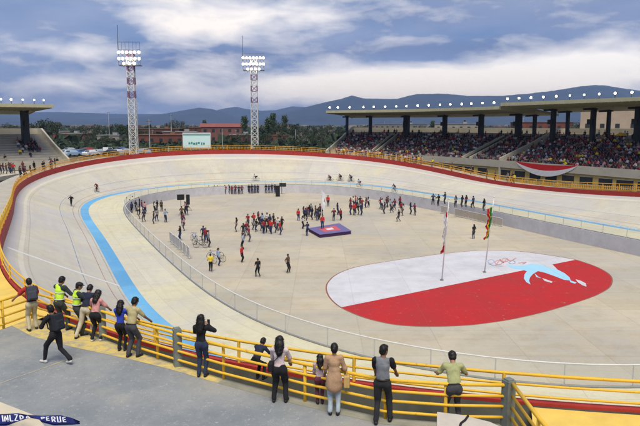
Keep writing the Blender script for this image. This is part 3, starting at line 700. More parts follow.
def tree(px, Y, kind, sc, z=5.4):
    p = at_y(px, 140, Y); p.z = z
    if not used[kind]: o = TP[kind]; used[kind] = True; o.location = p; o.scale = (sc,) * 3; o.rotation_euler = (0, 0, random.uniform(0, 6))
    else: o = copy_tree(TP[kind], p, random.uniform(0, 6), scale=sc)
    NT[kind] += 1; tag(o, f'{TL[kind]}, {NT[kind]} of its kind' if False else TL[kind] + TREEW(px, Y), 'tree', ('dark bushy trees', 'slender trees', 'broad grey green trees')[kind] + ' behind the velodrome')
for px, Y, k_, sc in [(43, 230, 0, 1.55), (49, 235, 2, 1.25), (57, 250, 1, 1.0), (30, 320, 0, 1.1), (8, 330, 2, 1.1), (18, 350, 0, 1.2), (75, 300, 0, 1.1), (83, 320, 0, 1.25), (91, 280, 2, 1.05), (98, 330, 0, 1.4), (106, 300, 0, 1.15), (117, 290, 0, 1.3), (122, 240, 1, .9), (128, 280, 0, 1.25), (142, 260, 0, 1.0),
    (150, 340, 0, 1.4), (168, 400, 0, 1.5), (176, 380, 2, 1.4), (192, 350, 0, 1.25), (205, 400, 1, 1.3), (245, 260, 1, 1.3), (262, 240, 0, 1.25), (268, 230, 1, 1.25), (273, 300, 1, 1.5), (279, 260, 0, 1.35), (285, 300, 1, 1.35), (291, 280, 0, 1.3), (297, 330, 0, 1.35), (303, 250, 2, .9), (309, 300, 0, 1.15), (316, 280, 0, 1.1), (322, 330, 0, 1.2), (328, 300, 2, 1.1),
    (265, 200, 0, .8), (282, 205, 2, .75), (296, 200, 0, .75), (312, 200, 0, .8), (322, 190, 2, .75), (232, 215, 0, .8), (245, 200, 2, .7), (105, 190, 2, .6), (118, 195, 0, .55), (88, 205, 2, .6), (340, 300, 0, 1.1), (355, 320, 0, 1.1), (366, 300, 2, 1.1), (382, 330, 0, 1.2), (398, 310, 0, 1.1), (420, 300, 0, 1.2), (432, 320, 1, 1.1), (450, 290, 0, 1.1), (470, 290, 0, 1.2), (495, 260, 0, 1.1), (512, 250, 0, 1.1), (560, 230, 0, 1.1), (578, 250, 2, 1.2)]:
    tree(px, Y, k_, sc * random.uniform(.9, 1.05))
# far woods and scrub: one mass
mb = MB()
for _ in range(3600):
    Y = random.uniform(240, 1500); X = random.uniform(-.62, .62) * Y; s = random.uniform(1.2, 3.6) * (1 + Y / 1500)
    c = Vector((X, Y, 5.4 + s * .35))
    for _ in range(5):
        n_ = Vector((random.gauss(0, 1), random.gauss(0, 1), random.gauss(0, 1))).normalized(); u_ = n_.orthogonal().normalized() * s * .55; v_ = n_.cross(u_).normalized() * s * .5; d = c + Vector((random.gauss(0, s * .5), random.gauss(0, s * .5), random.uniform(-.3, .5) * s))
        mb.add([d - u_, d + v_ * 1.1, d + u_, d - v_], [(0, 1, 2, 3)])
for _ in range(4200):                                         # low scrub on the near waste ground
    Y = random.uniform(165, 250); X = random.uniform(-.5, .05) * Y; s = random.uniform(.5, 1.7) * random.choice((1, 1, 1.4)); c = Vector((X, Y, 5.5))
    for _ in range(5):
        n_ = Vector((random.gauss(0, 1), random.gauss(0, 1), random.gauss(0, 1))).normalized(); u_ = n_.orthogonal().normalized() * s * .5; v_ = n_.cross(u_).normalized() * s * .5; d = c + Vector((random.gauss(0, s * .6), random.gauss(0, s * .6), random.uniform(0, .6) * s))
        mb.add([d - u_, d + v_, d + u_, d - v_], [(0, 1, 2, 3)])
tag(mb.build('far_woods', LM[0]), 'dark scrub and woods spreading to the foot of the mountains', 'woods', kind='stuff')
# far town: countable only as a mass of tiny blocks at the foot of the mountains
mb = MB()
for _ in range(700):
    Y = random.uniform(900, 2600); X = random.uniform(-.6, .6) * Y; h = random.uniform(3, 9); mb.box((X, Y, 5.4 + h / 2), (random.uniform(6, 18), 8, h), random.uniform(-.3, .3), mi=random.randrange(3))
tag(mb.build('far_town', [BR[3], BR[2], BR[4]]), 'tiny pale houses of the town below the mountains', 'town', kind='stuff')

# utility poles
pole0 = None
for px, Y, h, lab in [(150, 165, 9, 'thin pale utility pole right of the left floodlight mast'), (222.5, 185, 6.5, 'thin pale pole in front of the red roofed house'), (172, 260, 12, 'tall thin pole left of the scoreboard'), (110, 260, 13, 'tall thin pole left of the left floodlight mast'), (295.5, 230, 6, 'short pale pole right of the central floodlight mast')]:
    p = at_y(px, 150, Y); p.z = 5.4; root = empty('utility_pole', p); tag(root, lab, 'pole')
    mb = MB(); mb.tube([p, p + Vector((0, 0, h))], [.13, .08], 6); mb.build('shaft', STEEL, root); mb = MB(); mb.beam(p + Vector((-.7, 0, h - .5)), p + Vector((.7, 0, h - .5)), .1); mb.build('crossarm', BARK, root)

# cars
TYRE = mat('tyre_rubber', (.02, .02, .02), .9, .1); GLS = mat('car_glass', (.03, .04, .05), .1, 0, spec=.6)
CARP = {'white': (.62, .63, .64), 'silver': (.38, .42, .46), 'blue': (.06, .12, .32), 'dark': (.03, .035, .04), 'red': (.28, .03, .03), 'pale blue': (.30, .42, .55)}
def car_proto():
    root = empty('parked_car', (0, 0, 0)); mb = MB()
    prof = [(-2.1, .35), (-2.15, .75), (-1.95, .95), (-1.35, 1.0), (-.95, 1.42), (.55, 1.45), (1.15, 1.0), (1.95, .88), (2.12, .65), (2.1, .35)]
    n = len(prof); vs = [(x_, sy * (.85 if z_ < 1.1 else .68), z_) for sy in (-1, 1) for x_, z_ in prof]
    mb.add(vs, [tuple(range(n)), tuple(range(2 * n - 1, n - 1, -1))] + [(i, n + i, n + (i + 1) % n, (i + 1) % n) for i in range(n)]); body = mb.build('body', mat('car_paint_white', CARP['white'], .25, .03, spec=.5), root)
    mb = MB()
    for sy in (-1, 1): mb.add([(-1.2, sy * .80, 1.03), (.98, sy * .80, 1.03), (.5, sy * .70, 1.38), (-.88, sy * .70, 1.38)], [(0, 1, 2, 3)])
    mb.add([(1.13, -.7, 1.03), (1.13, .7, 1.03), (.62, .6, 1.41), (.62, -.6, 1.41)], [(0, 1, 2, 3)]); mb.add([(-1.34, -.7, 1.04), (-1.34, .7, 1.04), (-1.0, .6, 1.39), (-1.0, -.6, 1.39)], [(0, 1, 2, 3)]); mb.build('windows', GLS, root)
    for x_ in (-1.3, 1.3):
        for y_ in (-.8, .8): mb = MB(); mb.tube([(x_, y_ - .1, .32), (x_, y_ + .1, .32)], .32, 12); mb.build('wheel', TYRE, root)
    return root
cp = car_proto(); first = True
CARS = [(66, 152, 'white'), (72, 150, 'pale blue'), (78, 155, 'blue'), (84, 158, 'dark'), (91, 152, 'white'), (98, 155, 'silver'), (104, 158, 'white'), (111, 154, 'dark'), (118, 156, 'white'), (125, 160, 'silver'), (143, 160, 'pale blue'), (149, 163, 'dark'), (70, 166, 'silver'), (87, 168, 'red'), (107, 170, 'white'), (121, 172, 'blue')]
CARL = ['leftmost white car beside the left grandstand wall', 'pale blue car second from the grandstand wall', 'deep blue car in the front row left of the mast', 'dark car in the front row between a blue and a white car', 'white car in the middle of the front row of parked cars', 'silver car in the front row between two white cars', 'white car right of the silver one in the front row', 'dark car near the left floodlight mast, front row', 'white car just left of the floodlight mast', 'silver car behind the left floodlight mast', 'pale blue car right of the left floodlight mast', 'dark car farthest right, past the floodlight mast', 'silver car in the back row beside the left grandstand', 'dark red car in the back row', 'white car in the back row', 'blue car in the back row by the mast']
for (px, Y, c_), lab in zip(CARS, CARL):
    p = at_y(px, 150, Y); p.z = outer_z(p.x, p.y, 20) + .12
    o = cp if first else copy_tree(cp); first = False
    o.location = p; o.rotation_euler = (0, 0, R(random.choice([55, 65, 235, 150]) + random.uniform(-6, 6)))
    tag(o, lab, 'car', 'cars parked behind the far bend')
    for ch in kids(o):
        if ch.name.startswith('body'): ch.material_slots[0].link = 'OBJECT'; ch.material_slots[0].material = mat('car_paint_' + c_.replace(' ', '_'), CARP[c_], .25, .03, spec=.5)
# ---------------------------------------------------------------- bodies: smooth-union distance fields meshed with surface nets
def surf(prims, vox, k=.02):
    lo = np.array([1e9] * 3); hi = -lo
    for p in prims:
        if p[0] == 'c': 
            for c, r in ((p[1], p[2]), (p[3], p[4])): c = np.array(c); lo = np.minimum(lo, c - r); hi = np.maximum(hi, c + r)
        else: c = np.array(p[1]); r = np.array(p[2]); r = np.full(3, r.max()); lo = np.minimum(lo, c - r); hi = np.maximum(hi, c + r)
    lo = lo - 2.5 * vox; hi = hi + 2.5 * vox; ax = [np.arange(lo[i], hi[i], vox) for i in range(3)]
    X, Y, Z = np.meshgrid(*ax, indexing='ij'); D = np.full(X.shape, 1e3)
    for p in prims:
        if p[0] == 'c':
            a, ra, b, rb = np.array(p[1], float), p[2], np.array(p[3], float), p[4]; sy = p[5] if len(p) > 5 else 1.0
            m = (a + b) / 2
            x_, y_, z_ = X - a[0], (Y - a[1]), Z - a[2]; ab = b - a; L = ab @ ab + 1e-9
            tt = np.clip((x_ * ab[0] + y_ * ab[1] + z_ * ab[2]) / L, 0, 1); x_ = x_ - ab[0] * tt; y_ = (y_ - ab[1] * tt) / sy; z_ = z_ - ab[2] * tt
            d = np.sqrt(x_ * x_ + y_ * y_ + z_ * z_) - (ra + (rb - ra) * tt)
            if sy < 1: d = d * (sy ** .5)
        else:
            c, r = np.array(p[1], float), np.array(p[2], float); M = p[3] if len(p) > 3 else None
            q = np.stack([X - c[0], Y - c[1], Z - c[2]], -1)
            if M is not None: q = q @ M
            if p[0] == 'e': k0 = np.sqrt(((q / r) ** 2).sum(-1)); k1 = np.sqrt(((q / r ** 2) ** 2).sum(-1)) + 1e-9; d = k0 * (k0 - 1) / k1
            else: rr_ = .3 * r.min(); w = np.abs(q) - (r - rr_); d = np.sqrt((np.maximum(w, 0) ** 2).sum(-1)) + np.minimum(w.max(-1), 0) - rr_
        kk = k if p[0] != 'x' else k
        h = np.clip(.5 + .5 * (D - d) / kk, 0, 1); D = D * (1 - h) + d * h - kk * h * (1 - h)
    inside = D < 0; s = D.shape; n = [i - 1 for i in s]
    cnt = np.zeros(n); acc = np.zeros((*n, 3))
    for ax_ in range(3):
        o1, o2 = [i for i in range(3) if i != ax_]
        sl = lambda *d: tuple(slice(dd_, s[i] - 1 + dd_) for i, dd_ in enumerate(d))
        for u in (0, 1):
            for v in (0, 1):
                d0 = [0, 0, 0]; d0[o1] = u; d0[o2] = v; d1 = list(d0); d1[ax_] = 1
                A, B = D[sl(*d0)], D[sl(*d1)]; cr = (A < 0) != (B < 0); f = np.where(cr, A / np.where(cr, A - B, 1), 0)
                cnt += cr; acc[..., ax_] += np.where(cr, f, 0); acc[..., o1] += cr * u; acc[..., o2] += cr * v
    act = cnt > 0; idx = -np.ones(n, int); idx[act] = np.arange(act.sum())
    base = np.stack(np.meshgrid(*[np.arange(i) for i in n], indexing='ij'), -1)
    V = lo + (base[act] + acc[act] / cnt[act][:, None]) * vox; F = []
    for ax_ in range(3):
        o1, o2 = (ax_ + 1) % 3, (ax_ + 2) % 3
        a = [slice(None)] * 3; a[ax_] = slice(0, -1); b = [slice(None)] * 3; b[ax_] = slice(1, None)
        e = np.argwhere(inside[tuple(a)] != inside[tuple(b)])
        e = e[(e[:, o1] > 0) & (e[:, o2] > 0)]; flip = inside[tuple(e.T)]
        def g_(u, v): q = e.copy(); q[:, o1] -= u; q[:, o2] -= v; return idx[tuple(q.T)]
        Q = np.stack([g_(1, 1), g_(0, 1), g_(0, 0), g_(1, 0)], 1); Q[~flip] = Q[~flip][:, ::-1]; F.append(Q)
    F = np.concatenate(F); return V, F[(F >= 0).all(1)]
WRK = {'shirt': (.007, 22), 'trousers': (.007, 20), 'coat': (.008, 20), 'hair': (.003, 70), 'sleeve': (.006, 28), 'vest': (.005, 24)}
def surf_obj(name, prims, vox, m, parent, k=.02, smooth=True):
    V, F = surf(prims, vox, k); me = bpy.data.meshes.new(name); me.from_pydata(V.tolist(), [], F.tolist()); me.materials.append(m)
    if name in WRK:
        a_, f_ = WRK[name]; V = np.asarray(V); ph = rng.uniform(0, 6, 3)
        n1_ = 0
        for _ in range(6):
            d_ = rng.normal(size=3) * np.array([1, 1, .6 if name == 'hair' else .9]); d_ = d_ / np.linalg.norm(d_) * f_ * rng.uniform(.6, 1.7); n1_ = n1_ + np.sin(V @ d_ + rng.uniform(0, 6)) * .45
        me.update(); nr = np.zeros(len(V) * 3); me.vertex_normals.foreach_get('vector', nr); V = V + nr.reshape(-1, 3) * (n1_ * a_)[:, None]; me.vertices.foreach_set('co', V.ravel())
    if smooth: me.polygons.foreach_set('use_smooth', [True] * len(F))
    return link(name, me, parent)
v3 = lambda *a: np.array(a, float)
def ik(a, b, l1, l2, hint):
    d = b - a; L = np.linalg.norm(d); L2 = min(L, (l1 + l2) * .995); n = d / (L + 1e-9); b = a + n * L2
    x_ = (l1 ** 2 - l2 ** 2 + L2 ** 2) / (2 * L2); h = math.sqrt(max(0, l1 ** 2 - x_ ** 2)); hp = hint - n * (hint @ n); hp /= np.linalg.norm(hp) + 1e-9
    return a + n * x_ + hp * h, b
def pose_joints(lean=0, side=0, pel=(0, 0, .93), feet=((-.1, 0), (.1, 0)), hands=((-.24, .05, .80), (.24, .05, .80)), elb=((-.5, -1, -.5), (.5, -1, -.5)), knee=(0, 1, 0), head=(0, 0), twist=0, footyaw=(.15, -.15), heel=(0, 0)):
    J = {}; pel = v3(*pel); M = Matrix.Rotation(R(twist), 3, 'Z') @ Matrix.Rotation(R(-lean), 3, 'X') @ Matrix.Rotation(R(side), 3, 'Y'); M = np.array(M)
    J['pel'] = pel; J['waist'] = pel + M @ v3(0, 0, .14); J['chest'] = pel + M @ v3(0, 0, .36); J['neck'] = pel + M @ v3(0, -.005, .52); J['M'] = M
    Mh = M @ np.array(Matrix.Rotation(R(head[0]), 3, 'Z') @ Matrix.Rotation(R(-head[1]), 3, 'X')); J['Mh'] = Mh; J['head'] = J['neck'] + M @ v3(0, .01, .05) + Mh @ v3(0, .015, .10)
    for s, i in ((-1, 0), (1, 1)):
        J['sh', s] = pel + M @ v3(s * .175, 0, .46); J['el', s], J['ha', s] = ik(J['sh', s], v3(*hands[i]), .28, .25, v3(*elb[i]))
        J['hip', s] = pel + np.array(Matrix.Rotation(R(twist * .5), 3, 'Z')) @ v3(s * .09, 0, -.02)
        f = feet[i]; an = v3(f[0], f[1], (f[2] if len(f) > 2 else 0) + .085 + heel[i]); J['kn', s], J['an', s] = ik(J['hip', s], an, .44, .43, v3(*knee)); J['fy', s] = footyaw[i]; J['hl', s] = heel[i]
    return J
def figure(root, J, o, vox, detail=True):
    """o: top (colour material), sleeve 'long'|'short', bottom, skin, hair ('short'|'long'|'cap'), etc."""
    fem = o.get('fem', False); sh = .90 if fem else 1.0; H = J['head']; Mh = J['Mh']; b = []
    if fem:
        for s in (-1, 1): J['sh', s] = J['pel'] + J['M'] @ v3(s * .155, 0, .45)
    g = o.get('girth', 1.0)
    b += [('e', H, (.077, .096, .114), Mh), ('e', H + Mh @ v3(0, .03, -.065), (.052, .058, .05), Mh), ('c', J['neck'] - J['M'] @ v3(0, 0, .05), .060 * (.88 if fem else 1), H - Mh @ v3(0, .012, .05), .055 * (.88 if fem else 1))]
    b += [('c', J['pel'] + v3(0, 0, .05), .085 * g, J['chest'], .12 * g, .7), ('c', J['sh', -1] * .9 + J['sh', 1] * .1, .05, J['sh', 1] * .9 + J['sh', -1] * .1, .05)]
    if detail: b += [('e', H + Mh @ v3(0, .094, -.01), (.012, .018, .02), Mh), ('e', H + Mh @ v3(-.075, 0, -.005), (.01, .02, .03), Mh), ('e', H + Mh @ v3(.075, 0, -.005), (.01, .02, .03), Mh), ('e', H + Mh @ v3(0, .085, -.055), (.024, .012, .008), Mh)]
    for s in (-1, 1):
        S_, E2, Hn = J['sh', s], J['el', s], J['ha', s]; b += [('c', S_, .048, E2, .038), ('c', E2, .038, Hn, .026)]
        fd = (Hn - E2) / (np.linalg.norm(Hn - E2) + 1e-9); lat = np.cross(fd, v3(0, 0, 1)); lat = lat / (np.linalg.norm(lat) + 1e-6) if np.linalg.norm(lat) > .1 else v3(1, 0, 0); up = np.cross(lat, fd)
        if o.get('palm') == 'down': pass
        pc = Hn + fd * .045; b.append(('c', Hn + fd * .01, .026, Hn + fd * .075, .030))
        if detail:
            for q, (l_, w_) in enumerate(((.058, -.030), (.068, -.010), (.064, .010), (.050, .029))):
                a = Hn + fd * .085 + lat * w_; m_ = a + fd * l_ * .5 - up * .006; e_ = m_ + fd * l_ * .42 - up * .024; b += [('c', a, .0105, m_, .0095), ('c', m_, .0095, e_, .008)]
            tb = Hn + fd * .03 - lat * s * .028; tm = tb + fd * .03 - lat * s * .022; b += [('c', tb, .013, tm, .011), ('c', tm, .011, tm + fd * .028 - up * .01, .009)]
        b += [('c', J['hip', s], .06, J['kn', s], .045), ('c', J['kn', s], .048, J['an', s], .034)]
        fy = J['fy', s]; f = v3(-math.sin(fy), math.cos(fy), 0); b.append(('c', J['an', s] + v3(0, 0, -.03), .032, J['an', s] + f * .12 + v3(0, 0, -.045 - J['hl', s] * .6), .026))
    surf_obj('body', b, vox, o['skin'], root, .018 if detail else .03)
    # top
    t_ = []; w = .135 * g * (.93 if fem else 1)
    hem = J['pel'] + J['M'] @ v3(0, 0, .075 if not o.get('coat') else -.05)
    t_ += [('c', hem, w * (1.04 if fem else .98), J['waist'], w * (.86 if fem else .95), .72), ('c', J['waist'], w * (.88 if fem else .98), J['chest'], w * 1.06, .72)]
    t_ += [('c', J['chest'], w * 1.06, J['sh', 1] * .5 + J['sh', -1] * .5, .085, .8), ('c', J['sh', -1] * .92 + J['sh', 1] * .08, .066, J['sh', 1] * .92 + J['sh', -1] * .08, .066)]
    if o.get('coat'): t_ += [('c', J['waist'], .135, J['pel'] + v3(0, 0, -.02), .175, .82), ('c', J['pel'] + v3(0, 0, -.02), .175, J['pel'] + v3(0, 0, -.20), .19, .82)]
    slv = []
    for s in (-1, 1):
        S_, E2, Hn = J['sh', s], J['el', s], J['ha', s]
        if o['sleeve'] == 'long': a_ = [('c', S_, .068, E2, .052), ('c', E2, .052, E2 + (Hn - E2) * .95, .040)]
        elif o['sleeve'] == 'none': a_ = []
        else: a_ = [('c', S_, .068, S_ + (E2 - S_) * .75, .062)]
        slv += a_
    if o.get('slevemat') or o.get('sleevemat'): [surf_obj('sleeve', q_, vox, o['sleevemat'], root, .02) for q_ in (slv[:len(slv) // 2], slv[len(slv) // 2:])]
    else: t_ += slv
    surf_obj('coat' if o.get('coat') else 'shirt', t_, vox, o['top'], root, .035)
    # legs
    p_ = [('c', J['pel'] + v3(-.04, 0, -.02), .122 * g, J['pel'] + v3(.04, 0, -.0), .122 * g, .92)]; wd = o.get('legw', 1.0)
    for s in (-1, 1): p_ += [('c', J['hip', s] + v3(0, 0, -.03), .098 * wd, J['kn', s], .067 * wd), ('c', J['kn', s], .067 * wd, J['an', s] + v3(0, 0, .02), .052 * wd)]
    surf_obj('trousers', p_, vox, o['bottom'], root, .022)
    # hair / cap
    h_ = [('e', H + Mh @ v3(0, -.016, .032), (.088, .101, .100), Mh), ('e', H + Mh @ v3(0, -.045, -.02), (.082, .066, .08), Mh), ('e', H + Mh @ v3(0, .05, .085), (.055, .045, .032), Mh)]
    if o['hair'] == 'long': h_ += [('c', H + Mh @ v3(0, -.04, .02), .103, H + Mh @ v3(0, -.075, -.12), .112, .68), ('c', H + Mh @ v3(.01, -.08, -.12), .112, J['chest'] + J['M'] @ v3(.015, -.125, .04), .075, .58), ('c', H + Mh @ v3(-.06, -.03, -.04), .04, J['chest'] + J['M'] @ v3(-.06, -.11, .08), .03)]
    elif o['hair'] == 'tied': h_ += [('e', H + Mh @ v3(0, -.11, .0), (.045, .05, .06), Mh)]
    ho_ = surf_obj('hair', h_, vox * (.85 if detail else 1), o['hairm'], root, .015)
    if detail:                                               # loose tufts and strands grown out of the hair surface
        me = ho_.data; nv = len(me.vertices); co = np.zeros(nv * 3); no = np.zeros(nv * 3); me.vertices.foreach_get('co', co); me.vertex_normals.foreach_get('vector', no); co = co.reshape(-1, 3); no = no.reshape(-1, 3)
        V = co.tolist(); F = [tuple(p.vertices) for p in me.polygons]; lng = o['hair'] == 'long'
        for i_ in rng.choice(nv, min(nv, 520 if lng else 380), replace=False):
            a = co[i_] - no[i_] * .006; dn = v3(0, 0, -1); d_ = no[i_] * rng.uniform(.25, .6) + dn * rng.uniform(.5, 1.1) + rng.normal(size=3) * .28; d_ /= np.linalg.norm(d_); L_ = rng.uniform(.03, .085) if lng else rng.uniform(.016, .036)
            sd_ = np.cross(d_, no[i_] + 1e-3); sd_ = sd_ / (np.linalg.norm(sd_) + 1e-6) * rng.uniform(.004, .010); b_ = len(V); V += [(a - sd_).tolist(), (a + sd_).tolist(), (a + no[i_] * .006).tolist(), (a + d_ * L_).tolist()]; F += [(b_, b_ + 1, b_ + 3), (b_ + 1, b_ + 2, b_ + 3), (b_ + 2, b_, b_ + 3)]
        m2 = bpy.data.meshes.new('hair'); m2.from_pydata(V, [], F); m2.materials.append(o['hairm']); m2.polygons.foreach_set('use_smooth', [True] * len(F)); ho_.data = m2
        if o['sleeve'] != 'none' and not o.get('coat'):
            q = MB(); c = J['neck'] - J['M'] @ v3(0, 0, .045); q.tube([tuple(c + J['M'] @ v3(math.cos(a) * .066, math.sin(a) * .062 + .005, .012 * math.sin(a))) for a in np.linspace(0, 2 * math.pi, 18, endpoint=False)], .014, 6, closed=True); q.build('collar', o['top'], root, True, world=False)
        if not o.get('fem'):
            q = MB(); c = J['pel'] + J['M'] @ v3(0, 0, .055); q.tube([tuple(c + J['M'] @ v3(math.cos(a) * .140 * g, math.sin(a) * .118 * g, 0)) for a in np.linspace(0, 2 * math.pi, 22, endpoint=False)], .016, 6, closed=True); q.build('belt', mat('belt_leather', (.03, .02, .015), .6, .1), root, True, world=False)
    if o['hair'] == 'cap': surf_obj('cap', [('e', H + Mh @ v3(0, -.01, .065), (.092, .102, .055), Mh), ('e', H + Mh @ v3(0, .09, .055), (.065, .06, .012), Mh)], vox, o['capm'], root, .01)
    if detail:
        for s in (-1, 1):
            fy = J['fy', s]; f = v3(-math.sin(fy), math.cos(fy), 0); an = J['an', s]; hl = J['hl', s]
            surf_obj('shoe', [('c', an + v3(0, 0, -.045) - f * .03, .040, an + f * .15 + v3(0, 0, -.05 - hl * .75), .036), ('c', an + v3(0, 0, -.01), .042, an + v3(0, 0, -.05), .042)], vox, o['shoe'], root, .015)
            q = MB(); e_ = H + Mh @ v3(s * .03, .083, .012); q.ball(tuple(e_), .011, 6); q.build('eye', mat('eye_dark', (.02, .015, .012), .3, 0), root, world=False)
        if o.get('vest'):
            surf_obj('vest', [('c', J['pel'] + v3(0, 0, .05), w * 1.04, J['waist'], w * 1.04, .76), ('c', J['waist'], w * 1.04, J['chest'], w * 1.14, .76), ('c', J['chest'], w * 1.14, J['sh', 1] * .5 + J['sh', -1] * .5 + v3(0, 0, -.01), .098, .85), ('c', J['sh', -1] * .8 + J['sh', 1] * .2, .074, J['sh', 1] * .8 + J['sh', -1] * .2, .074)], vox, o['vest'], root, .03)
            for f in (.1, .3):
                c = J['pel'] * (1 - f / .46) + (J['sh', 1] * .5 + J['sh', -1] * .5) * (f / .46); q = MB(); q.tube([tuple(c + v3(math.cos(a) * w * 1.22, math.sin(a) * w * .95, 0)) for a in np.linspace(0, 2 * math.pi, 20, endpoint=False)], .018, 6, closed=True); q.build('reflective_band', mat('reflective_grey', (.5, .52, .52), .4, .05), root, True, world=False)
SK = [mat('skin_' + n_, c_, .6, .06, 8) for n_, c_ in (('tan', (.34, .18, .11)), ('brown', (.25, .13, .08)))]
HAIRM = mat('black_hair', (.012, .010, .009), .5, .3, 12)
def cl(n_, c_, v_=.16): return mat('cloth_' + n_, c_, .92, v_, 11, bump=.6)
BLK, NAVY, GRYT, KHA = cl('black', (.014, .014, .017)), cl('navy', (.02, .025, .05)), cl('grey', (.19, .19, .20)), cl('khaki', (.33, .29, .16))
JEAN, LJEAN, DGR, BEI = cl('dark_jeans', (.025, .035, .07)), cl('light_jeans', (.36, .42, .47)), cl('dark_grey', (.055, .055, .065)), cl('beige', (.42, .36, .26))
SHOEB, SHOEW = mat('shoe_black', (.012, .012, .012), .5, .1), mat('shoe_white', (.5, .5, .48), .6, .1)
PZ = 6.5
RAILH = .93
def lean_pose(lean=24, hx=.22, hy=.42, hz=RAILH + .03, **k):
    d = dict(lean=lean, pel=(0, -.06, .90), hands=((-hx, hy, hz), (hx, hy, hz)), elb=((-.8, -.3, -.9), (.8, -.3, -.9)), feet=((-.12, -.08), (.12, .04)), head=(0, 10)); d.update(k); return d
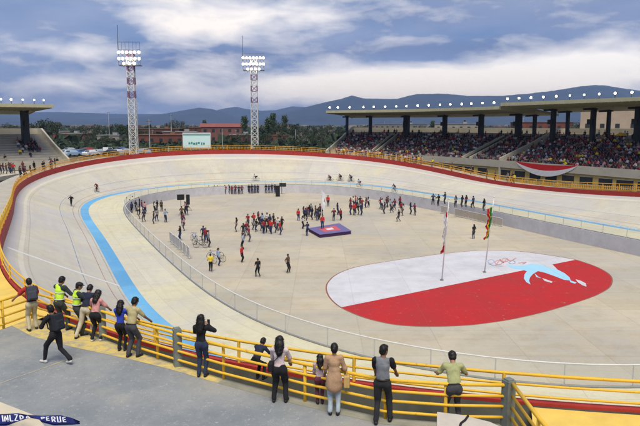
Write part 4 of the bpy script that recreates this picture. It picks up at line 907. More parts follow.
PEOPLE = [
 # feet px, facing deg (0 = away from camera, + = left), height, pose, outfit, label
 ((33, 330), 38, 1.70, lean_pose(14, hands=((-.42, .42, .98), (.20, .40, .98))), dict(top=cl('red', (.42, .03, .03)), sleeve='short', bottom=cl('light_khaki', (.45, .40, .27)), hair='short'), 'man in a red short sleeved shirt and beige trousers leaning on the yellow side railing', 'backpack'),
 ((62, 330), -22, 1.76, lean_pose(12, hands=((-.2, .42, .98), (.3, .36, 1.0)), head=(0, 12), feet=((-.17, -.1), (.17, .05))), dict(top=cl('dark_uniform', (.035, .045, .05)), sleeve='long', bottom=cl('dark_uniform2', (.04, .045, .04)), hair='short', vest=cl('hi_vis_yellow', (.52, .78, .05), .06), sleevemat=None), 'bare headed officer in a yellow hi-vis vest leaning beside the man in red', None),
 ((80, 335), -55, 1.70, lean_pose(6, hands=((-.12, .40, 1.0), (.2, .38, 1.0)), head=(-10, 16)), dict(top=cl('dark_uniform', (.035, .045, .05)), sleeve='short', bottom=cl('dark_uniform2', (.04, .045, .04)), hair='cap', capm=cl('cap_dark', (.03, .035, .03)), vest=cl('hi_vis_yellow', (.52, .78, .05), .06)), 'officer in a dark cap and yellow hi-vis vest standing sideways at the railing', None),
 ((88, 336), -10, 1.66, lean_pose(26, feet=((-.22, -.32), (.10, .05))), dict(top=NAVY, sleeve='short', bottom=cl('beige_trousers', (.5, .44, .32)), hair='short'), 'dark haired person in navy top leaning forward half hidden by the woman in pink', None),
 ((97, 341), -14, 1.60, lean_pose(20, hands=((-.22, .40, .96), (.24, .42, .96))), dict(top=cl('pink', (.60, .27, .26)), sleeve='short', bottom=BLK, hair='long', fem=True, shoe=SHOEW), 'woman in a pink top with long black hair leaning next to the officers', None),
 ((57, 364), 62, 1.70, dict(lean=10, pel=(0, 0, .87), feet=((-.09, .36), (.12, -.38, 0)), heel=(0, .07), hands=((-.12, .40, 1.05), (.22, .30, .98)), elb=((-1, -.6, -.5), (1, -.8, -.3)), head=(0, 5)), dict(top=BLK, sleeve='long', bottom=BLK, hair='short', shoe=SHOEW), 'person in black with a dark backpack striding across the grey terrace', 'backpack'),
 ((122, 351), -8, 1.52, lean_pose(8, hands=((-.18, .38, .95), (.2, .40, .95)), feet=((-.09, 0), (.09, .03))), dict(top=cl('royal_blue', (.03, .06, .42)), sleeve='long', bottom=BLK, hair='long', fem=True), 'girl in a royal blue top with long black hair standing at the railing', None),
 ((133.5, 357), -24, 1.74, lean_pose(16, hands=((-.2, .42, .97), (.24, .42, .97))), dict(top=cl('tan_khaki', (.42, .36, .19)), sleeve='short', bottom=DGR, hair='short'), 'man in a khaki shirt and grey trousers leaning beside the girl in blue', None),
 ((202, 377), -8, 1.64, dict(lean=2, hands=((-.06, .26, 1.36), (.12, .26, 1.38)), elb=((-1, -.2, -1.2), (1.2, -.1, -1)), feet=((-.09, 0), (.09, .02))), dict(top=BLK, sleeve='long', bottom=JEAN, hair='long', fem=True), 'woman in a black jacket with long hair raising a phone to her face', None),
 ((258, 384), -30, 1.30, lean_pose(42, pel=(0, -.12, .86), hands=((-.2, .56, .95), (.22, .56, .95)), feet=((-.1, .12, .12), (.12, .14, .12)), head=(0, -12)), dict(top=NAVY, sleeve='long', bottom=BLK, hair='short'), 'child in dark clothes climbing and leaning over the yellow railing', None),
 ((280, 402), -6, 1.62, lean_pose(6, hands=((-.19, .28, .9), (.22, .30, .92)), feet=((-.15, -.02), (.15, .0))), dict(top=cl('pale_pink', (.62, .50, .50)), sleeve='long', bottom=BLK, hair='long', fem=True, legw=1.15, girth=1.06), 'woman in a pale pink top with long black hair and a shoulder strap', 'strap'),
 ((320, 404), 4, 1.22, lean_pose(6, hands=((-.16, .25, .8), (.17, .25, .8)), feet=((-.08, 0), (.08, 0))), dict(top=cl('dusty_pink', (.42, .32, .34)), sleeve='long', bottom=cl('maroon', (.12, .03, .05)), hair='long', fem=True), 'small girl with long dark hair beside the woman in the tan coat', None),
 ((334, 415), -4, 1.64, dict(lean=4, hands=((-.14, .30, 1.04), (.19, .30, 1.02)), elb=((-.5, -.6, -1), (.5, -.6, -1)), feet=((-.09, 0), (.09, 0))), dict(top=cl('tan_coat', (.40, .25, .15)), sleeve='long', coat=True, bottom=LJEAN, hair='tied', fem=True), 'woman in a tan coat and pale jeans at the yellow railing', 'handbag'),
 ((382, 423), -12, 1.74, dict(lean=4, pel=(0, 0, .93), hands=((-.19, .34, .95), (.26, .40, .97)), elb=((-.5, -.6, -1), (.5, -.6, -1)), feet=((-.12, -.1), (.16, .10)), head=(-35, 5)), dict(top=cl('heather_grey', (.17, .18, .20)), sleeve='short', sleevemat=BLK, bottom=cl('charcoal', (.022, .022, .026)), hair='short'), 'man in a grey shirt with black sleeves standing at the railing looking right', None),
 ((452, 422), -2, 1.70, lean_pose(30, pel=(0, -.16, .86), hands=((-.30, .42, .97), (.30, .42, .97)), head=(0, 5), feet=((-.14, -.12), (.14, -.08))), dict(top=cl('olive_shirt', (.34, .35, .17)), sleeve='short', bottom=DGR, hair='short'), 'man in an olive shirt with elbows on the railing near the grey post', None),
]
def rounded(name, label, cat, loc, rz, prims_list):
    root = empty(name, loc, rz); tag(root, label, cat)
    for (nm_, prims, m, k) in prims_list: surf_obj(nm_, prims, .013, m, root, k)
    return root
for n_, (fp_, rz, h, pose, o, lab, extra) in enumerate(PEOPLE):
    loc = at(*fp_, PZ + .004); root = empty('person', loc, R(rz)); tag(root, lab, 'person', 'spectators on the near terrace')
    o.setdefault('skin', SK[n_ % 2]); o.setdefault('hairm', HAIRM); o.setdefault('shoe', SHOEB); J = pose_joints(**{k_: v_ for k_, v_ in pose.items()}); s = h / 1.70; root.scale = (s,) * 3
    figure(root, J, o, .0125, True)
    if extra:
        if extra == 'backpack':
            c = J['chest'] + J['M'] @ v3(0, -.19, -.05); Mb = J['M']
            pr = [('backpack_body', [('b', c, (.15, .085, .22), Mb), ('b', c + Mb @ v3(0, -.08, -.07), (.11, .04, .11), Mb)], cl('backpack_dark' if n_ else 'backpack_grey', (.02, .022, .03) if n_ else (.05, .055, .075)), .03)]
            st = [];
            for s_ in (-1, 1):
                pts_ = [J['pel'] + J['M'] @ v3(s_ * .11, -.14, .12), J['pel'] + J['M'] @ v3(s_ * .11, -.11, .50), J['pel'] + J['M'] @ v3(s_ * .11, .02, .545), J['pel'] + J['M'] @ v3(s_ * .11, .13, .42), J['pel'] + J['M'] @ v3(s_ * .13, .08, .16), J['pel'] + J['M'] @ v3(s_ * .12, -.13, .10)]
                for a, b_ in zip(pts_[:-1], pts_[1:]): st.append(('c', a, .018, b_, .018))
            pr.append(('strap', st, BLK, .01)); t = rounded('backpack', 'dark backpack worn by the striding person in black' if n_ else 'dark grey backpack worn by the man in red', 'backpack', loc, R(rz), pr)
        elif extra == 'strap':
            c = J['pel'] + v3(-.19, -.10, .08); st = [('c', J['pel'] + J['M'] @ v3(-.17, -.11, .12), .012, J['pel'] + J['M'] @ v3(.02, -.135, .34), .012), ('c', J['pel'] + J['M'] @ v3(.02, -.135, .34), .012, J['pel'] + J['M'] @ v3(.12, -.07, .535), .012), ('c', J['pel'] + J['M'] @ v3(.12, -.07, .535), .012, J['pel'] + J['M'] @ v3(.0, .12, .38), .012), ('c', J['pel'] + J['M'] @ v3(.0, .12, .38), .012, J['pel'] + J['M'] @ v3(-.17, .05, .12), .012)]
            t = rounded('shoulder_bag', 'black shoulder bag slung across the back of the woman in pale pink', 'bag', loc, R(rz), [('bag_body', [('b', c, (.06, .13, .10))], BLK, .02), ('strap', st, BLK, .008)])
        else:
            c = J['ha', 1] * v3(1, 1, 0) + v3(.10, -.16, .80); t = rounded('handbag', 'tan handbag hanging from the arm of the woman in the tan coat', 'bag', loc, R(rz), [('bag_body', [('b', c, (.07, .15, .14))], cl('tan_leather', (.50, .33, .12)), .02), ('handle', [('c', c + v3(0, -.09, .12), .012, c + v3(0, -.05, .27), .012), ('c', c + v3(0, -.05, .27), .012, c + v3(0, .05, .27), .012), ('c', c + v3(0, .05, .27), .012, c + v3(0, .09, .12), .012)], cl('tan_leather', (.50, .33, .12)), .01)])
        t.scale = (s,) * 3
    if n_ == 8:
        hp = Matrix.Rotation(R(rz), 3, 'Z') @ Vector(J['ha', 1] * s + v3(-.02, .1, .03)); q = MB(); q.box(loc + hp, (.075, .012, .15), R(rz)); ph = q.build('phone', BLK); tag(ph, 'dark phone held up by the woman in the black jacket', 'phone')

# ---------------------------------------------------------------- near terrace
edge_px = [(33, 318), (60, 326), (103, 339), (140, 353), (178, 365), (224, 379), (305, 400), (385, 418), (450, 423), (507, 424)]
EDGE = [at(a, b, PZ) for a, b in edge_px]
g = G('terrace_concrete', .9); tcn = g.new('ShaderNodeTexCoord'); ob = tcn.outputs['Object']
c = g.mix(g.ramp(g.noise(ob, .5, 7, .7), .35, .65), (.19, .21, .225), (.28, .285, .28)); sp_ = g.noise(ob, 9, 5, .75); c = g.mix(g.math('MULTIPLY', g.ramp(sp_, .57, .68), .6), c, (.46, .46, .45)); c = g.mix(g.math('MULTIPLY', g.ramp(g.noise(ob, 2.2, 5, .7, .5), .6, .75), .35), c, (.14, .15, .16))
wl = g.noise(ob, 1.1, 6, .8, 2.0); c = g.mix(g.math('MULTIPLY', g.line(wl, .5, .006), .5), c, (.08, .085, .09)); c = g.mix(g.math('MULTIPLY', g.ramp(g.noise(ob, .35, 5, .7), .52, .66), .35), c, (.38, .35, .27)); g.link(c, g.b.inputs['Base Color']); bp = g.new('ShaderNodeBump'); bp.inputs['Strength'].default_value = .25; bp.inputs['Distance'].default_value = .01; g.link(sp_, bp.inputs['Height']); g.link(bp.outputs[0], g.b.inputs['Normal'])
outline = [tuple(p)[:2] for p in EDGE] + [(4.15, 11.4), (4.3, 3), (-17, 3), (-13.2, 12.3), (-10.15, 19.78)]
mb = MB(); mb.prism(outline, .5, PZ); tag(mb.build('terrace_floor', g.m), kind='structure')
def inset(pts, d):
    o = []
    for i, p in enumerate(pts):
        t_ = (pts[min(i + 1, len(pts) - 1)] - pts[max(i - 1, 0)]).normalized(); o.append(p + Vector((-t_.y, t_.x, 0)) * -d)
    return o
def worn_yellow(name, amt, c1=(.62, .47, .14)):
    g = G(name, .85); tcn = g.new('ShaderNodeTexCoord'); n_ = g.noise(tcn.outputs['Object'], 2.3, 6, .75); f = g.ramp(n_, amt, amt + .22)
    g.link(g.mix(f, (.27, .265, .25), c1), g.b.inputs['Base Color']); return g.m
s0, s1 = EDGE[0:6], EDGE[5:]
wid = [.9, 1.15, .95, .5, .35, .3]; ins = [p + Vector((-.35, -.94, 0)).normalized() * w for p, w in zip(s0, wid)]
mb = MB(); mb.strip([p + Vector((0, 0, .004)) for p in s0], [p + Vector((0, 0, .004)) for p in ins]); tag(mb.build('yellow_edge_paint', worn_yellow('worn_edge_yellow', .34)), kind='structure')
mb = MB(); mb.strip([p + Vector((0, 0, .004)) for p in s1], [p + Vector((-.1, -.3, .004)) for p in s1]); tag(mb.build('edge_strip', mat('pale_edge_concrete', (.27, .26, .2), .9, .2, 2)), kind='structure')
mb = MB(); L1 = [at(-6, 386, PZ), at(20, 377, PZ), at(45, 368, PZ), at(62, 362, PZ), at(76, 357, PZ)]; z5 = Vector((0, 0, .005))
mb.strip([p + z5 for p in L1], [p + z5 + Vector((.02, .13, 0)) for p in L1]); tag(mb.build('floor_line', worn_yellow('worn_line_yellow', .42, (.55, .46, .2))), kind='structure')

def fence_run(label, pts, bars, posts, r0=.042):
    root = empty('terrace_railing', pts[0]); tag(root, label, 'railing')
    for k, h in enumerate(bars):
        mb = MB(); mb.tube([p + Vector((0, 0, h)) for p in pts], r0 if k == 0 else r0 * .8, 8); mb.build('top_bar' if k == 0 else 'bar', YEL, root, True)
    for p, kind in posts:
        mb = MB()
        if kind == 'g': mb.box(p + Vector((0, 0, .52)), (.21, .21, 1.04), R(25)); mb.box(p + Vector((0, 0, 1.05)), (.16, .16, .05), R(25)); mb.build('concrete_post', GREYP, root)
        else: mb.tube([p, p + Vector((0, 0, bars[0]))], .042, 8); mb.build('post', YEL, root, True)
    return root
E2_ = inset(EDGE, .10)
E2_ = [p for p in E2_]
yp = [(e, 'y') for e in (at(224, 379, PZ), at(158, 359, PZ), at(305, 401.5, PZ), at(385, 418.5, PZ), at(445, 424, PZ), at(62, 328, PZ))]
gp = [(at(103, 340, PZ), 'g'), (at(178, 366, PZ), 'g'), (at(507, 426, PZ), 'g')]
fence_run('yellow four bar railing with square grey posts along the edge of the spectators terrace', E2_, [RAILH, .68, .45, .2], yp + gp)
sidep = [EDGE[0] + Vector((0, -.05, 0)), at(3.8, 328.6, PZ), Vector((-11.9, 15.6, PZ)), Vector((-13.4, 12.0, PZ))]
fence_run('yellow side railing closing the left end of the terrace', sidep, [RAILH, .66, .40, .14], [(sidep[1], 'y'), (sidep[2], 'y'), (sidep[0], 'y')])
rp = [at(509, 425, PZ), Vector((4.13, 11.4, PZ)), Vector((4.25, 8, PZ))]
fence_run('yellow side railing running back from the right grey post of the terrace', rp, [.99, .72, .46, .22], [(rp[1], 'y')])

# beige padded parapet block at the bottom edge, right
g0 = at(436, 413, PZ + .62); pz = PZ + .62
tp = [at(437, 412, pz), at(462, 415, pz), at(490, 422, pz), at(512, 432, pz), at(508, 452, pz), at(437, 452, pz)]
mb = MB(); mb.prism([tuple(p)[:2] for p in tp], PZ + .03, pz); bl = mb.build('cloth_bundle', mat('beige_canvas', (.50, .45, .38), .9, .1, 3)); tag(bl, 'beige canvas covered block with a dark strap at the foot of the man in olive', 'block')
mb = MB(); mb.tube([at(468, 416.6, pz) + Vector((0, 0, .012)), at(465, 421, pz) + Vector((0, 0, .014)), at(461, 424, pz) + Vector((0, 0, .014)), at(459, 430, pz) + Vector((0, 0, .012))], .025, 6); s_o = mb.build('strap', BLK, bl, True)
# canopy corner and printed dark blue cloth strip, bottom left
cz0 = 9.6
cp_ = [at(-40, 391, cz0), at(0, 402, cz0), at(36, 416, cz0), at(50, 440, cz0 - .1), at(-40, 450, cz0 - .1)]
mb = MB(); mb.prism([tuple(p)[:2] for p in cp_], cz0 - .05, cz0); mb.beam(at(-20, 432, cz0 - .05), at(-20, 432, cz0 - .05) * Vector((1, 1, 0)).length / 1 if False else Vector((*tuple(at(-20, 432, cz0))[:2], PZ)), .07)
cb = mb.build('awning', mat('cream_canvas', (.55, .48, .36), .9, .08, 2)); tag(cb, 'cream canvas awning corner at the bottom left', 'awning')
up_ = [(-12, 414.5), (6, 414), (18, 413.3), (28, 415), (42, 415.8), (60, 415.2), (72, 418), (80, 421.5)]; dn_ = [(-12, 424), (6, 424), (18, 422), (30, 419), (42, 421), (54, 424), (70, 423.5), (80, 422.6)]
mb = MB(); zz = cz0 + .06; U = [at(a, b, zz + .03 * math.sin(i * 1.3)) for i, (a, b) in enumerate(up_)]; Dn = [at(a, b, zz - .05 + .03 * math.cos(i)) for i, (a, b) in enumerate(dn_)]
mb.strip(U, Dn); mb.strip([p - Vector((0, 0, .02)) for p in Dn], [p - Vector((0, 0, .02)) for p in U]); sc_ = mb.build('cloth_strip', mat('dark_blue_cloth', (.012, .018, .12), .8, .15, 4)); tag(sc_, 'dark blue cloth strip with white lettering lying over the cream awning', 'cloth strip')
fc = bpy.data.curves.new('lettering', 'FONT'); fc.body = 'NIE\'JA  PERUVI'; 
glyphs = [(1, 'I'), (5, 'N'), (10.5, 'L'), (15, 'Z'), (20.5, 'D'), (26.5, 'A'), (42, 'P'), (47, 'E'), (52.5, 'R'), (58, 'U'), (63.5, 'E')]
def glyph_strokes(ch):
    return {'I': [((.5, 0), (.5, 1))], 'N': [((0, 0), (0, 1)), ((0, 1), (.8, 0)), ((.8, 0), (.8, 1))], 'L': [((0, 1), (0, 0)), ((0, 0), (.7, 0))], 'Z': [((0, 1), (.8, 1)), ((.8, 1), (0, 0)), ((0, 0), (.8, 0))], 'D': [((0, 0), (0, 1)), ((0, 1), (.7, .7)), ((.7, .7), (.7, .3)), ((.7, .3), (0, 0))], 'A': [((0, 0), (.4, 1)), ((.4, 1), (.8, 0)), ((.2, .4), (.6, .4))], 'P': [((0, 0), (0, 1)), ((0, 1), (.7, .9)), ((.7, .9), (.7, .5)), ((.7, .5), (0, .45))], 'E': [((0, 0), (0, 1)), ((0, 1), (.7, 1)), ((0, .5), (.6, .5)), ((0, 0), (.7, 0))], 'R': [((0, 0), (0, 1)), ((0, 1), (.7, .9)), ((.7, .9), (.7, .5)), ((.7, .5), (0, .45)), ((.2, .45), (.75, 0))], 'U': [((0, 1), (0, 0)), ((0, 0), (.7, 0)), ((.7, 0), (.7, 1))]}[ch]
mb = MB(); 
for px, ch in glyphs:
    y1 = np.interp(px, [a for a, b in up_], [b for a, b in up_]) + 1.4; y0 = np.interp(px, [a for a, b in dn_], [b for a, b in dn_]) - 1.8; y0 = min(y0, y1 + 6)
    for (a, b_), (c_, d_) in glyph_strokes(ch):
        mb.beam(at(px + a * 4.0 - (b_) * .8, y0 + (y1 - y0) * b_, zz + .075), at(px + c_ * 4.0 - d_ * .8, y0 + (y1 - y0) * d_, zz + .075), .012, .004)
mb.build('lettering', mat('white_print', (.7, .7, .72), .8, 0), sc_)
bpy.data.curves.remove(fc)

# ---------------------------------------------------------------- painted flag on the infield
flp = [(327, 287), (329, 282), (335, 276), (346, 270.5), (362, 266), (395, 260.5), (420, 257), (445, 253.6), (480, 250.6), (500, 250.6), (520, 251.6), (545, 254.8), (571, 259), (585, 263), (598, 268), (608, 274), (611.5, 280), (609, 287), (601, 292.5), (590, 297.5), (572, 303.5), (545, 311.5), (512, 319), (480, 323.8), (460, 325.5), (435, 326.3), (410, 325.8), (390, 323.6), (370, 319), (355, 313.8), (341, 307), (332.5, 300), (328, 293)]
def smoothpoly(pts, n=8, z=0.0):
    P_ = [np.array(at(*p, 0))[:2] for p in pts]; m = len(P_); o = []
    for i in range(m):
        a, b, c_, d = P_[i - 1], P_[i], P_[(i + 1) % m], P_[(i + 2) % m]
        for k in range(n): u = k / n; o.append(.5 * ((2 * b) + (-a + c_) * u + (2 * a - 5 * b + 4 * c_ - d) * u * u + (-a + 3 * b - 3 * c_ + d) * u ** 3))
    return o
def gpoly(name, pts, z, m, parent=None):
    mb = MB(); mb.add([(p[0], p[1], z) for p in pts], [tuple(range(len(pts)))]); return mb.build(name, m, parent)
def clip(poly, a, n, keep):
    o = []; 
    for i in range(len(poly)):
        p, q = poly[i], poly[(i + 1) % len(poly)]; dp, dq = (p - a) @ n * keep, (q - a) @ n * keep
        if dp >= 0: o.append(p)
        if (dp >= 0) != (dq >= 0): o.append(p + (q - p) * dp / (dp - dq))
    return o
FP = smoothpoly(flp); a_ = np.array(at(343, 307, 0))[:2]; b_ = np.array(at(572, 260.5, 0))[:2]; n_ = np.array([-(b_ - a_)[1], (b_ - a_)[0]]); cen = np.mean(FP, 0)
def floorpaint(name, c_, c2, amt=.62):
    g = G(name, .75); tcn = g.new('ShaderNodeTexCoord'); o_ = tcn.outputs['Object']; se = g.new('ShaderNodeSeparateXYZ'); g.link(o_, se.inputs[0])
    c = g.mix(g.ramp(g.noise(o_, .35, 7, .7), .35, .7), c_, c2); j = g.math('MAXIMUM', g.joint(se.outputs[0], 4.6, .06), g.joint(se.outputs[1], 4.6, .06)); c = g.mix(g.math('MULTIPLY', j, .15), c, (.2, .12, .1)); c = g.mix(g.math('MULTIPLY', g.ramp(g.noise(o_, 2.2, 7, .8), amt, amt + .07), .5), c, (.42, .36, .3)); g.link(c, g.b.inputs['Base Color']); return g.m
WF, RF = floorpaint('white_floor_paint', (.60, .59, .62), (.47, .46, .48), .58), floorpaint('red_floor_paint', (.46, .016, .016), (.35, .025, .025), .60)
tag(gpoly('painted_flag_white', clip(FP, a_, n_, 1), .004, WF), kind='structure'); tag(gpoly('painted_flag_red', clip(FP, a_, n_, -1), .004, RF), kind='structure')
EDG = [cen + (p - cen) * 1.010 for p in FP]
mb = MB(); mb.strip([(*p, .006) for p in FP], [(*p, .006) for p in EDG], closed=True); tag(mb.build('flag_outline', mat('flag_edge_paint', (.25, .10, .07), .8, .2, 2)), kind='structure')
X_ = lambda x_, y_: (470 + x_ / 4.267, 240 + y_ / 4.267)
LBm = floorpaint('light_blue_floor_paint', (.30, .56, .72), (.36, .60, .74)); 
fig = [(158, 103), (195, 112), (235, 108), (262, 101), (292, 104), (330, 113), (372, 126), (405, 143), (425, 160), (430, 174), (400, 170), (362, 155), (320, 140), (290, 133), (268, 146), (256, 160), (252, 174), (258, 190), (240, 180), (230, 164), (233, 146), (243, 134), (222, 126), (190, 124), (168, 116)]
def lpoly(name, pts, z, m): tag(gpoly(name, [np.array(at(*X_(*p), 0))[:2] for p in pts], z, m), kind='structure')
lpoly('painted_emblem_blue', fig, .008, LBm)
for pts in ([(315, 107), (350, 103), (374, 127), (342, 121)], [(276, 143), (290, 156), (304, 163), (283, 159)], [(308, 163), (352, 178), (348, 184), (318, 175)], [(425, 172), (455, 182), (448, 187), (428, 181)], [(450, 168), (472, 174), (495, 186), (497, 200), (478, 193), (460, 181)]):
    lpoly('painted_emblem_white', pts, .011, LBm if pts[0][0] in (276, 425) else WF)
SZ = [.014]
def scrib(pts, m, w=.09):
    SZ[0] += .006; P_ = [at(*X_(*p), 0) + Vector((0, 0, SZ[0])) for p in pts]; mb = MB()
    for a, b in zip(P_[:-1], P_[1:]): mb.beam(a, b, w, .004)
    tag(mb.build('painted_outline', m), kind='structure')
PK, BL2 = mat('pink_line_paint', (.62, .30, .28), .8, .1), mat('faint_blue_line_paint', (.36, .42, .58), .8, .1)
ell = lambda cx_, cy_, rx, ry: [(cx_ + rx * math.cos(a), cy_ + ry * math.sin(a)) for a in np.linspace(0, 2 * math.pi, 15)]
scrib(ell(90, 92, 14, 8), BL2); scrib(ell(122, 97, 15, 9), PK); scrib(ell(150, 86, 14, 7), PK); scrib(ell(180, 96, 13, 7), BL2); scrib([(110, 108), (128, 84), (142, 99), (158, 80), (172, 92), (196, 78)], PK); scrib([(78, 102), (100, 110), (140, 113)], BL2); scrib([(205, 100), (240, 96), (225, 104)], PK)
# ---------------------------------------------------------------- smaller people on the infield
TOPC = {'black': (.014, .014, .017), 'dark blue': (.025, .035, .09), 'dark red': (.22, .02, .03), 'red': (.48, .03, .03), 'white': (.55, .55, .55), 'grey': (.2, .2, .21), 'yellow': (.68, .52, .04), 'maroon': (.13, .02, .04), 'pale blue': (.25, .35, .48), 'brown': (.10, .06, .04), 'pink': (.5, .26, .27), 'green': (.05, .15, .07)}
TM = {k: mat('shirt_' + k.replace(' ', '_'), v, .9, .08, 6) for k, v in TOPC.items()}
BM = [BLK, DGR, JEAN, cl('dark_blue_trousers', (.02, .03, .08)), BEI]
def proto(name, pose, fem=False, sleeve='short', girth=1.0, hair=None):
    root = empty(name, (0, 0, 0)); o = dict(top=TM['black'], sleeve=sleeve, bottom=BLK, hair=hair or ('long' if fem else 'short'), skin=SK[0], hairm=HAIRM, shoe=SHOEB, fem=fem, girth=girth)
    figure(root, pose_joints(**pose), o, .034, False); return root
st_ = lambda **k: dict(dict(lean=0, hands=((-.24, .03, .80), (.24, .05, .82)), feet=((-.1, 0), (.1, .03))), **k)
PR = [proto('person', st_(), sleeve='long'), proto('person', st_(hands=((-.08, .25, 1.15), (.10, .26, 1.2)), lean=3), True, 'long'), proto('person', st_(hands=((-.24, .2, 1.0), (.22, .02, .8)), feet=((-.1, .18), (.1, -.2)), pel=(0, 0, .90), heel=(0, .05))),
      proto('person', st_(hands=((-.2, .30, 1.28), (.2, .3, 1.25)), lean=2), sleeve='long'), proto('person', st_(feet=((-.16, .02), (.16, 0)), hands=((-.3, .0, .95), (.3, .0, .95)), elb=((-1, -.6, -.6), (1, -.6, -.6))), girth=1.1), proto('person', st_(hands=((-.23, .0, .8), (.2, .22, 1.05))), True)]
PU = [False] * len(PR)
def person(loc, rz, h, top, label, group, k=None, bot=None):
    k = random.randrange(len(PR)) if k is None else k
    if not PU[k]: o = PR[k]; PU[k] = True; o.location = loc; o.rotation_euler = (0, 0, rz); o.scale = (h / 1.7,) * 3
    else: o = copy_tree(PR[k], loc, rz, scale=h / 1.7)
    tag(o, label, 'person', group); bm_ = bot or random.choice(BM[:4])
    for c in [c for c in (KIDSOF(o))]:
        b = c.name.split('.')[0]; m = {'shirt': TM[top], 'trousers': bm_, 'body': SK[random.randrange(2)]}.get(b)
        if m: c.material_slots[0].link = 'OBJECT'; c.material_slots[0].material = m
    return o
def KIDSOF(o): return list(o.children)
ORD = ['first', 'second', 'third', 'fourth', 'fifth', 'sixth', 'seventh', 'eighth', 'ninth', 'tenth', 'eleventh', 'twelfth', 'thirteenth', 'fourteenth', 'fifteenth', 'sixteenth', 'seventeenth', 'eighteenth']
def group(desc, pts, tops, face=None, z=0.0, hh=1.75):
    pts = sorted(pts)
    for i, (px, py) in enumerate(pts):
        top = tops[i % len(tops)]; p = at(px, py, z)
        if z and z != Z1 and False: pass
        person(p, R(random.uniform(0, 360)) if face is None else R(face + random.uniform(-30, 30)), hh * random.uniform(.94, 1.06), top, f'person in {top}, {ORD[i]} from left {desc}', desc)
DK = ['black', 'dark blue', 'maroon', 'black', 'grey', 'dark red', 'brown']
group('in the cluster by the left bend', [(127, 208), (130, 210), (133, 206.5), (136, 211.5), (139, 207.5), (142, 211), (137, 215), (140, 219), (145, 214), (144, 222), (132, 213)], ['black', 'maroon', 'dark blue', 'pink', 'black', 'grey', 'black'])
group('of the few left of the speakers', [(154.5, 212.5), (157.5, 211), (161.5, 211.5), (154, 224), (157, 221.5), (165.5, 222.5)], ['dark blue', 'white', 'grey', 'black', 'brown', 'pale blue'])
group('around the two speakers', [(182, 219), (185.5, 214), (183, 226), (187, 215.5)], ['brown', 'maroon', 'pink', 'black'])
group('by the bicycles near the left fence', [(180.5, 240.5), (184.5, 231), (203.5, 241), (208.7, 247.5), (206, 243)], ['black', 'pink', 'dark blue', 'dark red', 'grey'])
group('in the left row below the far wall', [(209, 194.4), (214.5, 194.4), (217.5, 194.4), (221, 194.4), (225, 194.5), (229, 194.3), (232, 194.4), (235.5, 194.4), (239, 194.4), (242, 194.2)], ['grey', 'black', 'black', 'maroon', 'dark red', 'black', 'dark red', 'maroon', 'black', 'dark red'], 180)
group('in the middle row below the far wall', [(249, 193.4), (252, 193.6), (255, 193.4), (258, 193.2)], ['black', 'black', 'dark blue'], 180)
group('in the right row below the far wall', [(266, 193.5), (269, 193.4), (272, 193.3), (275, 193.8)], ['black', 'dark blue', 'black'], 180)
group('in the big central huddle', [(252.5, 230), (254, 226), (256.5, 232), (258.5, 225), (260.5, 231), (262.5, 227), (265, 233), (267, 226), (268.5, 231.5), (271, 234), (273.5, 227), (275, 233), (278, 231), (280, 235), (282, 230), (248, 226.5), (263.5, 234), (270, 228.5)], ['dark red', 'white', 'red', 'black', 'maroon', 'dark blue', 'pale blue', 'dark red', 'black', 'white', 'maroon', 'dark blue', 'red', 'black'])
group('in the file left of the huddle', [(236.6, 232), (243.5, 238), (246.5, 236), (249, 242), (243, 250), (241.8, 262.5)], ['black', 'red', 'pale blue', 'black', 'dark red', 'dark red'])
group('behind the purple dais', [(298.3, 221), (303.5, 218), (307, 219), (309.5, 217), (312.5, 220), (315.5, 218), (318.5, 220), (321.5, 219.5), (324, 206.5), (328, 206.5), (334, 221), (337.5, 215), (340.5, 220.5), (305.5, 221), (311, 216), (317, 221), (320, 216)], ['red', 'maroon', 'dark blue', 'dark red', 'black', 'grey', 'black', 'brown', 'dark blue', 'black', 'maroon', 'black', 'dark red'])
group('in the clump right of the dais', [(350.5, 209), (351, 215), (354, 215.5), (355.5, 206), (357.5, 208), (360, 206.5), (358, 215), (361, 215.5), (366, 208), (368.3, 207.5), (353, 207), (362, 209), (356, 213)], ['dark red', 'maroon', 'white', 'red', 'red', 'dark red', 'grey', 'black', 'black', 'dark blue'])
group('in the loose far right group', [(380.5, 209), (384.5, 214), (386.5, 208), (390, 210.5), (394.5, 210.5), (401.5, 213), (403, 216), (410.3, 214.5), (414.5, 215.5), (382, 210), (388, 207), (392, 213), (400, 208)], ['dark red', 'white', 'dark blue', 'maroon', 'brown', 'pale blue', 'grey', 'maroon', 'dark red'])
group('on the apron behind the far fence', [(433, 205.3), (438.5, 206.3), (445, 204.3), (455.6, 207.8), (462, 207.5), (466, 207.2), (473, 208.6), (484, 211.2)], ['dark blue', 'black', 'dark blue', 'grey', 'black', 'maroon', 'dark blue', 'black'], 20, z=Z1)
singles = [(210.8, 272, 'yellow', 'person in a yellow shirt walking near the left infield fence', 2), (218.5, 266, 'pale blue', 'person in a pale blue top right behind the yellow shirt', 0), (258, 277.3, 'black', 'lone man in black standing in the open infield centre', 2), (288, 273, 'brown', 'lone man in brown and dark clothes standing right of the lone man in black', 4), (398.7, 221.8, 'black', 'person in black striding across the infield toward the flag poles', 2), (473.7, 239, 'black', 'lone person in dark clothes between the two flag poles', 5), (307.5, 236, 'dark blue', 'person in dark blue bending at the left corner of the dais', 3), (302.5, 229, 'white', 'person in white at the left back corner of the dais', 1)]
for px, py, tp_, lab, k in singles: person(at(px, py, 0), R(random.uniform(0, 360)), 1.7, tp_, lab, 'lone people on the infield', k)

